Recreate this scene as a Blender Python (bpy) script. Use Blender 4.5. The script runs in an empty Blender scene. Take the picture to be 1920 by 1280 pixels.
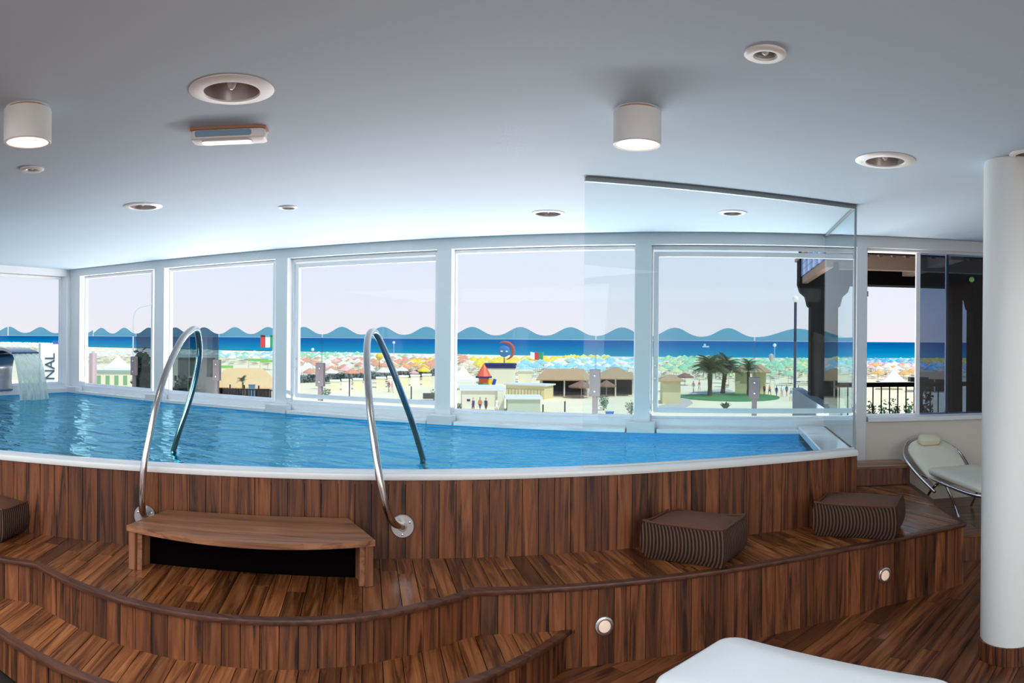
import bpy, bmesh, math, random
import numpy as np
from mathutils import Vector, Matrix, Euler
random.seed(7)
SC = bpy.context.scene
COL = SC.collection
PI = math.pi

# ------------------------------------------------------------------ camera (a stitched cylindrical panorama)
F = 1325.0; CZ = 1.71; YC = 635.2; ROLL = -0.0079; XN = 1347.0
YAW = (960 - XN) / F
cd = bpy.data.cameras.new('camera'); cam = bpy.data.objects.new('camera', cd); COL.objects.link(cam)
cd.type = 'PANO'; cd.panorama_type = 'CENTRAL_CYLINDRICAL'
cd.central_cylindrical_range_u_min = -960 / F; cd.central_cylindrical_range_u_max = 960 / F
cd.central_cylindrical_range_v_min = -(1280 - YC) / F; cd.central_cylindrical_range_v_max = YC / F
cd.central_cylindrical_radius = 1.0
cam.matrix_world = Matrix.Translation((0, 0, CZ)) @ Matrix.Rotation(-YAW, 4, 'Z') @ Matrix.Rotation(PI / 2, 4, 'X') @ Matrix.Rotation(-ROLL, 4, 'Z')
cd.clip_end = 20000
SC.camera = cam

# ------------------------------------------------------------------ sky, sun, daylight and fill lights, exposure
w = bpy.data.worlds.new('sky'); SC.world = w; w.use_nodes = True
nt = w.node_tree; nt.nodes.clear()
tc = nt.nodes.new('ShaderNodeTexCoord'); sp = nt.nodes.new('ShaderNodeSeparateXYZ')
cr = nt.nodes.new('ShaderNodeValToRGB'); bg = nt.nodes.new('ShaderNodeBackground'); ow = nt.nodes.new('ShaderNodeOutputWorld')
nt.links.new(tc.outputs['Generated'], sp.inputs[0]); nt.links.new(sp.outputs['Z'], cr.inputs[0])
nt.links.new(cr.outputs[0], bg.inputs[0]); nt.links.new(bg.outputs[0], ow.inputs[0])
e = cr.color_ramp.elements
e[0].position = 0.0; e[0].color = (.80, .765, .82, 1)
e[1].position = 1.0; e[1].color = (.16, .34, .78, 1)
for p, c in ((.03, (.77, .765, .84)), (.12, (.70, .765, .89)), (.4, (.42, .60, .88))):
    q = e.new(p); q.color = c + (1,)
bg.inputs[1].default_value = 1.13

def area(name, loc, aim, sx, sy, power, color=(1, 1, 1)):
    l = bpy.data.lights.new(name, 'AREA'); l.shape = 'RECTANGLE'; l.size = sx; l.size_y = sy; l.energy = power; l.color = color
    o = bpy.data.objects.new(name, l); COL.objects.link(o); o.location = loc
    o.rotation_euler = (Vector(aim) - Vector(loc)).to_track_quat('-Z', 'Y').to_euler()
    return o
sl = bpy.data.lights.new('sun', 'SUN'); sl.energy = 3.0; sl.angle = math.radians(.6); sl.color = (1, .95, .86)
so = bpy.data.objects.new('sun', sl); COL.objects.link(so)
so.rotation_euler = Vector((-.62, .35, -1.0)).to_track_quat('-Z', 'Y').to_euler()
# overhead fill added behind the camera to brighten the room, then side window daylight
area('rear_fill_light', (-2.0, -1.5, 2.66), (-2.0, -1.5, 0), 11.0, 4.4, 500, (.86, .94, 1.0))
area('side_window_daylight', (3.85, -1.2, 1.5), (-2, 1.5, 1.2), 4.0, 2.2, 70, (1.0, .97, .95))
# added fill: outside the windows for the ceiling, underwater for the water
area('terrace_fill_light', (-3.3, 7.88, .60), (-3.3, 3.0, .60), 10.5, .4, 700, (1.0, .92, .92))
for px_ in (-7.2, -6.0, -4.8, -3.6, -2.4, -1.2, -.2):
    area('underwater_fill_light', (px_, 3.75 + .52 * (px_ + 1.9) + .22, .55), (px_ - .3, 6.3, -.6), .9, .3, 12, (.8, .95, 1.0))

vs = SC.view_settings
vs.view_transform = 'Standard'; vs.look = 'None'; vs.gamma = 1; vs.use_curve_mapping = False
vs.exposure = 0.0
try:
    SC.cycles.use_denoising = True
    SC.cycles.max_bounces = 10; SC.cycles.transparent_max_bounces = 24; SC.cycles.glossy_bounces = 5
    SC.cycles.sample_clamp_indirect = 6; SC.cycles.caustics_reflective = False; SC.cycles.caustics_refractive = False
except Exception: pass

# ------------------------------------------------------------------ helpers
def at(x, y, z=None, Y=None, d=None):
    """the point that the photograph's pixel (x, y) shows on a known height / plane / distance"""
    t = (x - 960) / F; v = (YC - y) / F
    s, c = math.sin(t), math.cos(t)
    X = s * math.cos(ROLL) + v * math.sin(ROLL); Z = -s * math.sin(ROLL) + v * math.cos(ROLL)
    wx = X * math.cos(YAW) + c * math.sin(YAW); wy = -X * math.sin(YAW) + c * math.cos(YAW)
    if z is not None: k = (z - CZ) / Z
    elif Y is not None: k = Y / wy
    else: k = d / math.hypot(wx, wy)
    return Vector((wx * k, wy * k, CZ + Z * k))

MATS = {}
def mat(name, color, rough=.6, metal=0.0, noise=0.0, nscale=8.0, bump=0.0, spec=.5, emis=None, es=0.0, trans=0.0, coat=0.0):
    if name in MATS: return MATS[name]
    m = bpy.data.materials.new(name); m.use_nodes = True; MATS[name] = m
    n = m.node_tree.nodes; l = m.node_tree.links; b = n['Principled BSDF']
    b.inputs['Base Color'].default_value = (*color, 1); b.inputs['Roughness'].default_value = rough
    b.inputs['Metallic'].default_value = metal; b.inputs['Specular IOR Level'].default_value = spec
    b.inputs['Transmission Weight'].default_value = trans; b.inputs['Coat Weight'].default_value = coat
    if emis: b.inputs['Emission Color'].default_value = (*emis, 1); b.inputs['Emission Strength'].default_value = es
    if noise or bump:
        t = n.new('ShaderNodeTexCoord'); ns = n.new('ShaderNodeTexNoise'); ns.inputs['Scale'].default_value = nscale
        ns.inputs['Detail'].default_value = 4
        l.new(t.outputs['Object'], ns.inputs['Vector'])
        if noise:
            mx = n.new('ShaderNodeMix'); mx.data_type = 'RGBA'
            mx.inputs[6].default_value = (*[max(0, c * (1 - noise)) for c in color], 1)
            mx.inputs[7].default_value = (*[min(1, c * (1 + noise)) for c in color], 1)
            l.new(ns.outputs['Fac'], mx.inputs[0]); l.new(mx.outputs[2], b.inputs['Base Color'])
        if bump:
            bp = n.new('ShaderNodeBump'); bp.inputs['Strength'].default_value = bump; bp.inputs['Distance'].default_value = .01
            l.new(ns.outputs['Fac'], bp.inputs['Height']); l.new(bp.outputs['Normal'], b.inputs['Normal'])
    return m

def wood_mat(name, dark, mid, light, rough=.38, vary=.45, streak=1.0):
    """teak: grain along the plank's own X axis, a tone of its own for each plank"""
    m = bpy.data.materials.new(name); m.use_nodes = True; MATS[name] = m
    n = m.node_tree.nodes; l = m.node_tree.links; b = n['Principled BSDF']
    t = n.new('ShaderNodeTexCoord'); oi = n.new('ShaderNodeObjectInfo')
    mp = n.new('ShaderNodeMapping'); mp.inputs['Scale'].default_value = (1.3, 22, 22)
    ml = n.new('ShaderNodeMath'); ml.operation = 'MULTIPLY'; ml.inputs[1].default_value = 57.0
    cx = n.new('ShaderNodeCombineXYZ')
    l.new(oi.outputs['Random'], ml.inputs[0]); l.new(ml.outputs[0], cx.inputs[0]); l.new(ml.outputs[0], cx.inputs[1])
    l.new(t.outputs['Object'], mp.inputs['Vector']); l.new(cx.outputs[0], mp.inputs['Location'])
    n1 = n.new('ShaderNodeTexNoise'); n1.inputs['Scale'].default_value = 1.0; n1.inputs['Detail'].default_value = 7; n1.inputs['Roughness'].default_value = .62
    n1.inputs['Distortion'].default_value = 1.1 * streak
    l.new(mp.outputs[0], n1.inputs['Vector'])
    r = n.new('ShaderNodeValToRGB'); l.new(n1.outputs['Fac'], r.inputs[0])
    el = r.color_ramp.elements; el[0].position = .36; el[0].color = (*dark, 1); el[1].position = .72; el[1].color = (*light, 1)
    q = el.new(.50); q.color = (*mid, 1)
    mr = n.new('ShaderNodeMapRange'); mr.inputs['To Min'].default_value = 1 - vary; mr.inputs['To Max'].default_value = 1 + vary
    l.new(oi.outputs['Random'], mr.inputs['Value'])
    mx = n.new('ShaderNodeMix'); mx.data_type = 'RGBA'; mx.blend_type = 'MULTIPLY'; mx.inputs[0].default_value = 1
    cc = n.new('ShaderNodeCombineColor')
    for i in range(3): l.new(mr.outputs[0], cc.inputs[i])
    l.new(r.outputs[0], mx.inputs[6]); l.new(cc.outputs[0], mx.inputs[7]); l.new(mx.outputs[2], b.inputs['Base Color'])
    b.inputs['Roughness'].default_value = rough
    bp = n.new('ShaderNodeBump'); bp.inputs['Strength'].default_value = .15; bp.inputs['Distance'].default_value = .002
    l.new(n1.outputs['Fac'], bp.inputs['Height']); l.new(bp.outputs['Normal'], b.inputs['Normal'])
    return m

def glass_mat(name, tint, refl=1.0, gloss_tint=(1, 1, 1), rough=0.0):
    """thin pane: tinted see-through sheet with its Fresnel reflection"""
    m = bpy.data.materials.new(name); m.use_nodes = True; MATS[name] = m
    n = m.node_tree.nodes; l = m.node_tree.links; n.clear()
    o = n.new('ShaderNodeOutputMaterial'); tr = n.new('ShaderNodeBsdfTransparent'); g = n.new('ShaderNodeBsdfGlossy')
    tr.inputs[0].default_value = (*tint, 1); g.inputs[0].default_value = (*gloss_tint, 1); g.inputs['Roughness'].default_value = rough
    fr = n.new('ShaderNodeFresnel'); fr.inputs[0].default_value = 1.45
    ge = n.new('ShaderNodeNewGeometry'); io = n.new('ShaderNodeMapRange'); io.inputs['To Min'].default_value = 1.45; io.inputs['To Max'].default_value = 1 / 1.45
    l.new(ge.outputs['Backfacing'], io.inputs['Value']); l.new(io.outputs[0], fr.inputs[0])
    mm = n.new('ShaderNodeMath'); mm.operation = 'MULTIPLY'; mm.inputs[1].default_value = refl; mm.use_clamp = True
    ms = n.new('ShaderNodeMixShader')
    l.new(fr.outputs[0], mm.inputs[0]); l.new(mm.outputs[0], ms.inputs[0]); l.new(tr.outputs[0], ms.inputs[1]); l.new(g.outputs[0], ms.inputs[2])
    l.new(ms.outputs[0], o.inputs[0])
    return m

class MB:
    """collects shapes; build() links them as ONE mesh object"""
    def __init__(s): s.b = bmesh.new(); s.slot = 0
    def face(s, pts):
        try:
            f = s.b.faces.new([s.b.verts.new(p) for p in pts]); f.material_index = s.slot; return f
        except ValueError: return None
    def hexa(s, p):
        v = [s.b.verts.new(q) for q in p]
        for q in ((0, 3, 2, 1), (4, 5, 6, 7), (0, 1, 5, 4), (1, 2, 6, 5), (2, 3, 7, 6), (3, 0, 4, 7)):
            f = s.b.faces.new([v[i] for i in q]); f.material_index = s.slot
    def box(s, x0, x1, y0, y1, z0, z1, M=None):
        p = [Vector(q) for q in ((x0, y0, z0), (x1, y0, z0), (x1, y1, z0), (x0, y1, z0), (x0, y0, z1), (x1, y0, z1), (x1, y1, z1), (x0, y1, z1))]
        if M: p = [M @ q for q in p]
        s.hexa(p); return s
    def prism(s, poly, z0, z1, M=None):
        """poly: 2-D outline (counter-clockwise), extruded z0..z1"""
        a = [Vector((x, y, z0)) for x, y in poly]; b = [Vector((x, y, z1)) for x, y in poly]
        if M: a = [M @ q for q in a]; b = [M @ q for q in b]
        va = [s.b.verts.new(q) for q in a]; vb = [s.b.verts.new(q) for q in b]; n = len(a)
        fs = [s.b.faces.new(vb), s.b.faces.new(va[::-1])]
        for i in range(n): fs.append(s.b.faces.new((va[i], va[(i + 1) % n], vb[(i + 1) % n], vb[i])))
        for f in fs: f.material_index = s.slot
        return s
    def tube(s, pts, r, seg=12, caps=True, closed=False):
        pts = [Vector(p) for p in pts]; n = len(pts); rings = []
        rr = r if isinstance(r, (list, tuple)) else [r] * n
        up = Vector((0, 0, 1))
        for i in range(n):
            a = pts[i - 1] if (i > 0 or closed) else pts[0]; c = pts[(i + 1) % n] if (i < n - 1 or closed) else pts[-1]
            t = (c - a).normalized()
            x = up.cross(t)
            if x.length < .05: x = Vector((1, 0, 0)).cross(t) if abs(t.x) < .9 else Vector((0, 1, 0)).cross(t)
            if rings:
                x = px - t * px.dot(t)
            x.normalize(); px = x; y = t.cross(x)
            rings.append([s.b.verts.new(pts[i] + (x * math.cos(k * 2 * PI / seg) + y * math.sin(k * 2 * PI / seg)) * rr[i]) for k in range(seg)])
        m = n if closed else n - 1
        for i in range(m):
            for k in range(seg):
                f = s.b.faces.new((rings[i][k], rings[i][(k + 1) % seg], rings[(i + 1) % n][(k + 1) % seg], rings[(i + 1) % n][k])); f.material_index = s.slot
        if caps and not closed:
            s.b.faces.new(rings[0][::-1]).material_index = s.slot; s.b.faces.new(rings[-1]).material_index = s.slot
        return s
    def lathe(s, prof, seg=32, c=(0, 0, 0), M=None, closed_ends=True):
        rings = []
        for r, z in prof:
            ring = []
            for k in range(seg):
                p = Vector((r * math.cos(k * 2 * PI / seg), r * math.sin(k * 2 * PI / seg), z))
                if M: p = M @ p
                ring.append(s.b.verts.new(p + Vector(c)))
            rings.append(ring)
        for i in range(len(rings) - 1):
            for k in range(seg):
                s.b.faces.new((rings[i][k], rings[i][(k + 1) % seg], rings[i + 1][(k + 1) % seg], rings[i + 1][k])).material_index = s.slot
        if closed_ends:
            s.b.faces.new(rings[0][::-1]).material_index = s.slot; s.b.faces.new(rings[-1]).material_index = s.slot
        return s
    def sweep(s, path, prof, caps=True):
        """path: 2-D points; prof: (outward, z) points; outward = right hand of travel"""
        n = len(path); rings = []
        for i in range(n):
            a = Vector(path[max(0, i - 1)]); c = Vector(path[min(n - 1, i + 1)]); p = Vector(path[i])
            t = (c - a).normalized(); nn = Vector((t.y, -t.x))
            if 0 < i < n - 1:
                t1 = (p - a).normalized(); k = 1 / max(.5, t1.dot(t))
            else: k = 1
            rings.append([s.b.verts.new((p.x + nn.x * u * k, p.y + nn.y * u * k, z)) for u, z in prof])
        m = len(prof)
        for i in range(n - 1):
            for k in range(m):
                s.b.faces.new((rings[i][k], rings[i][(k + 1) % m], rings[i + 1][(k + 1) % m], rings[i + 1][k])).material_index = s.slot
        if caps: s.b.faces.new(rings[0][::-1]); s.b.faces.new(rings[-1])
        return s
    def ico(s, c, r, sub=1, sc=(1, 1, 1), jit=0):
        g = bmesh.ops.create_icosphere(s.b, subdivisions=sub, radius=1)
        for v in g['verts']:
            k = 1 + random.uniform(-jit, jit)
            v.co = Vector((v.co.x * r * sc[0] * k, v.co.y * r * sc[1] * k, v.co.z * r * sc[2] * k)) + Vector(c)
        for v in g['verts']:
            for f in v.link_faces: f.material_index = s.slot
        return s
    def mesh(s, name, mats, smooth=False, bevel=0):
        bmesh.ops.recalc_face_normals(s.b, faces=s.b.faces)
        if bevel:
            bmesh.ops.bevel(s.b, geom=[e for e in s.b.edges if len(e.link_faces) == 2 and e.calc_face_angle(0) > .5], offset=bevel, segments=2, affect='EDGES', profile=.5)
        me = bpy.data.meshes.new(name); s.b.to_mesh(me); s.b.free()
        for m in (mats if isinstance(mats, (list, tuple)) else [mats]): me.materials.append(m)
        if smooth:
            me.polygons.foreach_set('use_smooth', [True] * len(me.polygons))
            try: me.set_sharp_from_angle(angle=math.radians(42))
            except Exception: pass
        return me
    def build(s, name, mats, parent=None, smooth=False, bevel=0, world=True):
        return link(name, s.mesh(name, mats, smooth, bevel), parent, world)

WM = {}
def link(name, me, parent=None, world=False):
    o = bpy.data.objects.new(name, me); COL.objects.link(o)
    if parent is not None:
        o.parent = parent
        if world: o.matrix_parent_inverse = WM[parent.name].inverted() if parent.name in WM else Matrix()
    return o
def tag(o, label=None, cat=None, group=None, kind=None):
    if label: o['label'] = label
    if cat: o['category'] = cat
    if group: o['group'] = group
    if kind: o['kind'] = kind
    return o
def empty(name, loc=(0, 0, 0), rz=0, label=None, cat=None, group=None, kind=None):
    o = bpy.data.objects.new(name, None); COL.objects.link(o); o.empty_display_size = .1
    o.location = loc; o.rotation_euler = (0, 0, rz)
    WM[o.name] = Matrix.Translation(Vector(loc)) @ Matrix.Rotation(rz, 4, 'Z')
    return tag(o, label, cat, group, kind)
def place(o, loc, rz=0, sc=1):
    o.location = loc; o.rotation_euler = (0, 0, rz); o.scale = (sc, sc, sc) if not isinstance(sc, (tuple, list)) else sc
    WM[o.name] = Matrix.LocRotScale(Vector(loc), Euler((0, 0, rz)), o.scale)
    return o
def copy_tree(o, parent=None):
    c = o.copy(); COL.objects.link(c)
    if parent is not None: c.parent = parent
    for ch in [x for x in KIDS.get(o.name, [])]: copy_tree(ch, c)
    return c
KIDS = {}
def index_kids():
    KIDS.clear()
    for o in COL.objects:
        if o.parent: KIDS.setdefault(o.parent.name, []).append(o)

def clip(poly, nx, ny, d):
    """keep the part of poly where nx*x+ny*y <= d"""
    out = []; n = len(poly)
    for i in range(n):
        a = poly[i]; b = poly[(i + 1) % n]
        da = nx * a[0] + ny * a[1] - d; db = nx * b[0] + ny * b[1] - d
        if da <= 0: out.append(a)
        if (da < 0 < db) or (db < 0 < da):
            t = da / (da - db); out.append((a[0] + (b[0] - a[0]) * t, a[1] + (b[1] - a[1]) * t))
    return out
def parea(p):
    return .5 * sum(p[i][0] * p[(i + 1) % len(p)][1] - p[(i + 1) % len(p)][0] * p[i][1] for i in range(len(p)))

def lay_planks(parent, poly, ang, width, z, th, m, gap=.004, origin=(0, 0), joints=None, name='deck_plank', region=None, seed=1):
    """cut an outline into separate planks running at angle ang"""
    rnd = random.Random(seed)
    c, s_ = math.cos(ang), math.sin(ang)
    loc = [((x - origin[0]) * c + (y - origin[1]) * s_, -(x - origin[0]) * s_ + (y - origin[1]) * c) for x, y in poly]
    lo = min(p[1] for p in loc); hi = max(p[1] for p in loc); k = math.floor(lo / width); cnt = 0
    while k * width < hi:
        a, b = k * width + gap / 2, (k + 1) * width - gap / 2
        strip = clip(clip(loc, 0, -1, -a), 0, 1, b); k += 1
        if len(strip) < 3 or abs(parea(strip)) < 2e-4: continue
        x0 = min(p[0] for p in strip); x1 = max(p[0] for p in strip)
        cuts = [x0 - 1]
        if joints:
            x = math.floor(x0 / joints) * joints + rnd.uniform(0, joints)
            while x < x1 - .12:
                if x > x0 + .12: cuts.append(x)
                x += joints * rnd.uniform(.7, 1.2)
        cuts.append(x1 + 1)
        for i in range(len(cuts) - 1):
            pc = clip(clip(strip, -1, 0, -(cuts[i] + gap / 2)), 1, 0, cuts[i + 1] - gap / 2)
            if len(pc) < 3 or abs(parea(pc)) < 2e-4: continue
            q = [p for j, p in enumerate(pc) if math.dist(p, pc[j - 1]) > 1e-4]
            if len(q) < 3: continue
            if parea(q) < 0: q = q[::-1]
            cxm = sum(p[0] for p in q) / len(q); cym = sum(p[1] for p in q) / len(q)
            q = [(p[0] - cxm, p[1] - cym) for p in q]
            mb = MB(); mb.prism(q, -th, 0)
            o = link(name, mb.mesh(name, m), parent)
            wp = (origin[0] + cxm * c - cym * s_, origin[1] + cxm * s_ + cym * c, z + rnd.uniform(-.0008, .0008))
            M = Matrix.Translation(wp) @ Matrix.Rotation(ang, 4, 'Z')
            o.matrix_parent_inverse = WM[parent.name].inverted() if parent else Matrix()
            o.matrix_basis = M; cnt += 1
    return cnt

def resample(path, step):
    out = [Vector(path[0])]; acc = 0
    P = [Vector(p) for p in path]; L = [0]
    for i in range(1, len(P)): L.append(L[-1] + (P[i] - P[i - 1]).length)
    n = max(1, round(L[-1] / step)); out = []; j = 0
    for k in range(n + 1):
        d = L[-1] * k / n
        while j < len(P) - 2 and L[j + 1] < d: j += 1
        t = (d - L[j]) / max(1e-9, L[j + 1] - L[j]); out.append(P[j].lerp(P[j + 1], t))
    return out
def stave(parent, path, z0, z1, width, m, th=.018, name='riser_plank', seed=3, z0f=None):
    """upright planks along a path; the outer face is on the path's right hand"""
    rnd = random.Random(seed); pts = resample(path, width)
    for i in range(len(pts) - 1):
        a, b = pts[i], pts[i + 1]; t = b - a; L = t.length; t.normalize(); nn = Vector((t.y, -t.x))
        zz = z0f(a) if z0f else z0
        mid = (a + b) / 2; h = z1 - zz; g = .0018
        off = rnd.uniform(-.0006, .0006)
        mb = MB(); mb.box(-h / 2, h / 2, -L / 2 + g, L / 2 - g, -th, off)
        o = link(name, mb.mesh(name, m), parent)
        X = Vector((0, 0, 1)); Y = Vector((-t.x, -t.y, 0)); Z = Vector((nn.x, nn.y, 0))
        if X.cross(Y).dot(Z) < 0: Y = -Y
        R = Matrix((X, Y, Z)).transposed().to_4x4()
        o.matrix_parent_inverse = WM[parent.name].inverted() if parent else Matrix()
        o.matrix_basis = Matrix.Translation((mid.x, mid.y, (zz + z1) / 2)) @ R

# ------------------------------------------------------------------ materials
WHITE = mat('white_paint', (.80, .81, .82), .45, noise=.02, nscale=3)
CEIL = mat('ceiling_paint_bounce', (.50, .64, .745), .75, noise=.025, nscale=1.2, bump=.05)  # the pool's blue bounce light is put into this colour
FRAME = mat('white_window_frame', (.82, .84, .86), .35)
CREAMW = mat('cream_wall_paint', (.80, .73, .64), .7, noise=.03, nscale=2)
ACRYL = mat('white_acrylic', (.86, .87, .86), .18, coat=.3)
BASIN = mat('blue_pool_liner', (.003, .42, .86), .6, noise=.1, nscale=2)
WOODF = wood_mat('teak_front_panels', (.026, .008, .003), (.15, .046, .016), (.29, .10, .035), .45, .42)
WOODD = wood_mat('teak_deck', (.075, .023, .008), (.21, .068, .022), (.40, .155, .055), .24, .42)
WOODB = wood_mat('teak_step_top', (.16, .06, .03), (.30, .125, .062), (.42, .20, .105), .3, .1)
WOODN = wood_mat('teak_nosing', (.045, .016, .008), (.09, .032, .016), (.15, .055, .028), .35, .1)
WOODL = wood_mat('teak_floor', (.03, .01, .004), (.15, .048, .018), (.30, .11, .042), .28, .42)
UNDER = mat('dark_joint_wood', (.012, .006, .004), .8, noise=.2)
CHROME = mat('brushed_steel', (.72, .72, .72), .16, 1.0, noise=.04, nscale=30)
STEEL2 = mat('polished_chrome', (.8, .8, .82), .08, 1.0)
DKCHROME = mat('dark_chrome', (.25, .27, .30), .1, 1.0)
GLASS = glass_mat('window_glass', (.98, .988, .99), .15)
GLASSP = glass_mat('partition_glass', (.91, .955, .965), .45)
GLASST = glass_mat('grey_tinted_glass', (.36, .42, .52), 1.0)
BALU = glass_mat('windbreak_glass', (.90, .97, .985), .3)
BALD = glass_mat('dark_windbreak_glass', (.20, .27, .30), 1.2)
WAVE = glass_mat('blue_wave_film', (.15, .46, .63), .5)
WAVED = glass_mat('dark_blue_wave_film', (.05, .16, .26), .5)

# ------------------------------------------------------------------ room shell
CH = 2.70
WY = 6.50
XL, XR, YB = -8.5, 4.0, -4.0
floor = tag(empty('floor'), kind='structure')
MB().box(XL - .2, XR + .2, YB - .2, 6.8, -.25, -.022).build('subfloor', UNDER, floor)
lay_planks(floor, [(-1.5, .2), (4.0, .2), (4.0, 5.22), (1.3, 5.22), (-1.5, 3.9)], math.radians(53), .115, 0, .02, WOODL, joints=1.3, name='floor_plank', seed=5)
MB().box(XL, -1.55, YB, 1.0, -.022, 0).box(-1.5, 4, YB, .18, -.022, 0).build('far_floor_boards', WOODL, floor)
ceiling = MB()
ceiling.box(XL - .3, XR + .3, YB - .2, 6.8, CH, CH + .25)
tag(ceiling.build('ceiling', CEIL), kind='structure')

pil = [(-8.66, -8.264), (-6.675, -6.496), (-4.713, -4.55), (-2.74, -2.586), (-.775, -.628), (1.285, 1.385)]
ws = tag(empty('wall_sea'), kind='structure')
mb = MB()
mb.box(XL - .2, XR + .2, WY, 6.67, 2.597, CH)                       # beam over the windows
mb.build('beam', WHITE, ws)
mb = MB(); mb.box(XL - .2, 1.39, WY + .03, 6.67, -.2, .975); mb.build('sill_wall', WHITE, ws, bevel=.004)
MB().box(1.385, XR + .2, WY, 6.8, -.2, .955).build('cream_wall', CREAMW, ws)
MB().box(1.40, XR, WY - .035, 6.8, .955, 1.0).build('window_sill', FRAME, ws, bevel=.006)
MB().box(3.35, XR, WY, 6.8, .955, 2.6).build('cream_pier', CREAMW, ws)
for i, (a, b) in enumerate(pil):
    MB().box(a, b, WY, 6.668, -.2, 2.60).build('pillar', WHITE, ws, bevel=.004)
    if i < 5:
        MB().box(a - .055, b + .055, WY - .11, WY + .02, .845, .955).build('pillar_base', WHITE, ws, bevel=.006)
for i in range(5):
    a = pil[i][1] + .07; b = pil[i + 1][0] - .07
    if i == 4: b = .74
    MB().box(a, b, WY - .10, WY + .03, .85, .90).build('overflow_ledge', ACRYL, ws, bevel=.006)
wl = tag(empty('wall_left'), kind='structure')
MB().box(XL - .18, XL, YB, 4.45, -.2, CH).box(XL - .18, XL, 4.45, 6.67, -.2, .99).box(XL - .18, XL, 4.45, 6.67, 2.60, CH).box(XL - .18, XL, 4.45, 4.6, .9, 2.7).build('left_wall', WHITE, wl)
MB().box(XL - .18, XL + .02, 6.42, 6.668, .9, 2.6).build('corner_pillar', WHITE, wl)
MB().box(XL, XL + .09, -.5, WY - .08, .7, .93).build('overflow_ledge', ACRYL, wl, bevel=.006)
tag(MB().box(XR, XR + .2, YB, 6.8, 0, CH).build('wall_right', CREAMW), kind='structure')
tag(MB().box(XL, XR, YB - .2, YB, 0, CH).build('wall_rear', WHITE), kind='structure')

def window(n, x0, x1, z0, z1, sash=False, M=None, glass=GLASS, y=6.65):
    e_ = tag(empty('window_%d' % n), kind='structure')
    f = MB()
    a, b, c, d = x0, x1, z0, z1
    def ring(mb, x0, x1, z0, z1, w_, ya, yb):
        mb.box(x0 - w_, x0, ya, yb, z0 - w_, z1 + w_, M).box(x1, x1 + w_, ya, yb, z0 - w_, z1 + w_, M)
        mb.box(x0, x1, ya, yb, z0 - w_, z0, M).box(x0, x1, ya, yb, z1, z1 + w_, M)
    ring(f, a, b, c, d, .035, y - .05, y + .012); f.build('window_frame', FRAME, e_, bevel=.004)
    if sash:
        f = MB(); ring(f, a + .055, b - .0, c + .07, d - .065, .045, y - .03, y + .014); f.build('sash_frame', FRAME, e_, bevel=.004)
        a, c, d = a + .055, c + .07, d - .065
        h = MB(); 
        for zz in (1.35, 1.47): h.box(a - .033, a - .018, y - .045, y - .03, zz - .008, zz + .008, M)
        h.build('latch_screw', CHROME, e_)
    MB().box(a, b, y - .004, y + .004, c, d, M).build('window_pane', glass, e_)
    return e_
window(1, -8.255, -6.84, 1.003, 2.56)
window(2, -6.487, -4.822, 1.003, 2.56)
window(3, -4.53, -2.80, 1.003, 2.56, True)
window(4, -2.578, -.793, 1.003, 2.56)
window(5, -.620, 1.277, 1.003, 2.56, True)
ML = Matrix.Translation((XL - .15 - 6.65, 0, 0)) @ Matrix(((0, 1, 0, 0), (1, 0, 0, 0), (0, 0, 1, 0), (0, 0, 0, 1)))
ML = Matrix(((0, -1, 0, XL - .15 + 6.65), (1, 0, 0, 0), (0, 0, 1, 0), (0, 0, 0, 1)))
window(6, 4.62, 6.41, 1.01, 2.56, M=ML)
w7 = tag(empty('window_7'), kind='structure')
f = MB(); f.box(1.385, 1.40, 6.56, 6.67, 1.0, 2.6).box(3.30, 3.36, 6.56, 6.72, 1.0, 2.6).box(1.385, 3.36, 6.56, 6.72, 2.575, 2.6).box(1.385, 3.36, 6.56, 6.72, .985, 1.004)
f.build('window_frame', FRAME, w7)
s = MB(); s.box(1.895, 1.935, 6.60, 6.64, 1.004, 2.575).box(2.215, 2.24, 6.64, 6.68, 1.004, 2.575).build('sash_stile', FRAME, w7)
MB().box(1.935, 3.3, 6.618, 6.624, 1.004, 2.575).build('window_pane', GLASST, w7)
MB().box(1.40, 1.412, 6.57, 6.60, 2.14, 2.19).build('window_catch', mat('black_plastic', (.02, .02, .02), .4), w7, bevel=.002)

# ------------------------------------------------------------------ the pool front line (fitted) and the decks
px_ = np.array([-3.964, -3.089, -2.554, -2.043, -1.383, -1.159, -.814, -.146, .441, 1.0])
py_ = np.array([2.459, 2.981, 3.283, 3.568, 3.877, 3.986, 4.161, 4.487, 4.792, 4.984])
PF = np.polyfit(px_, py_, 2)
def front(x):
    if x < -4.2:
        return float(np.polyval(PF, -4.2) + (x + 4.2) * (2 * PF[0] * -4.2 + PF[1]))
    return float(np.polyval(PF, x))
XE = 1.0                                                          # the pool's right end
frontpath = [(x, front(x)) for x in np.linspace(-8.45, XE, 48)]
def offset_path(path, d):
    out = []
    for i in range(len(path)):
        a = Vector(path[max(0, i - 1)]); c = Vector(path[min(len(path) - 1, i + 1)]); t = (c - a).normalized()
        out.append((path[i][0] + t.y * d, path[i][1] - t.x * d))
    return out
RIMZ = .93; WZ = .86; DZ = .43; SZ = .20
pool = tag(empty('swimming_pool', (-2.5, 4.4, 0)), 'raised indoor pool with white rim and upright teak front panels, along the windows', 'pool')
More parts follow.
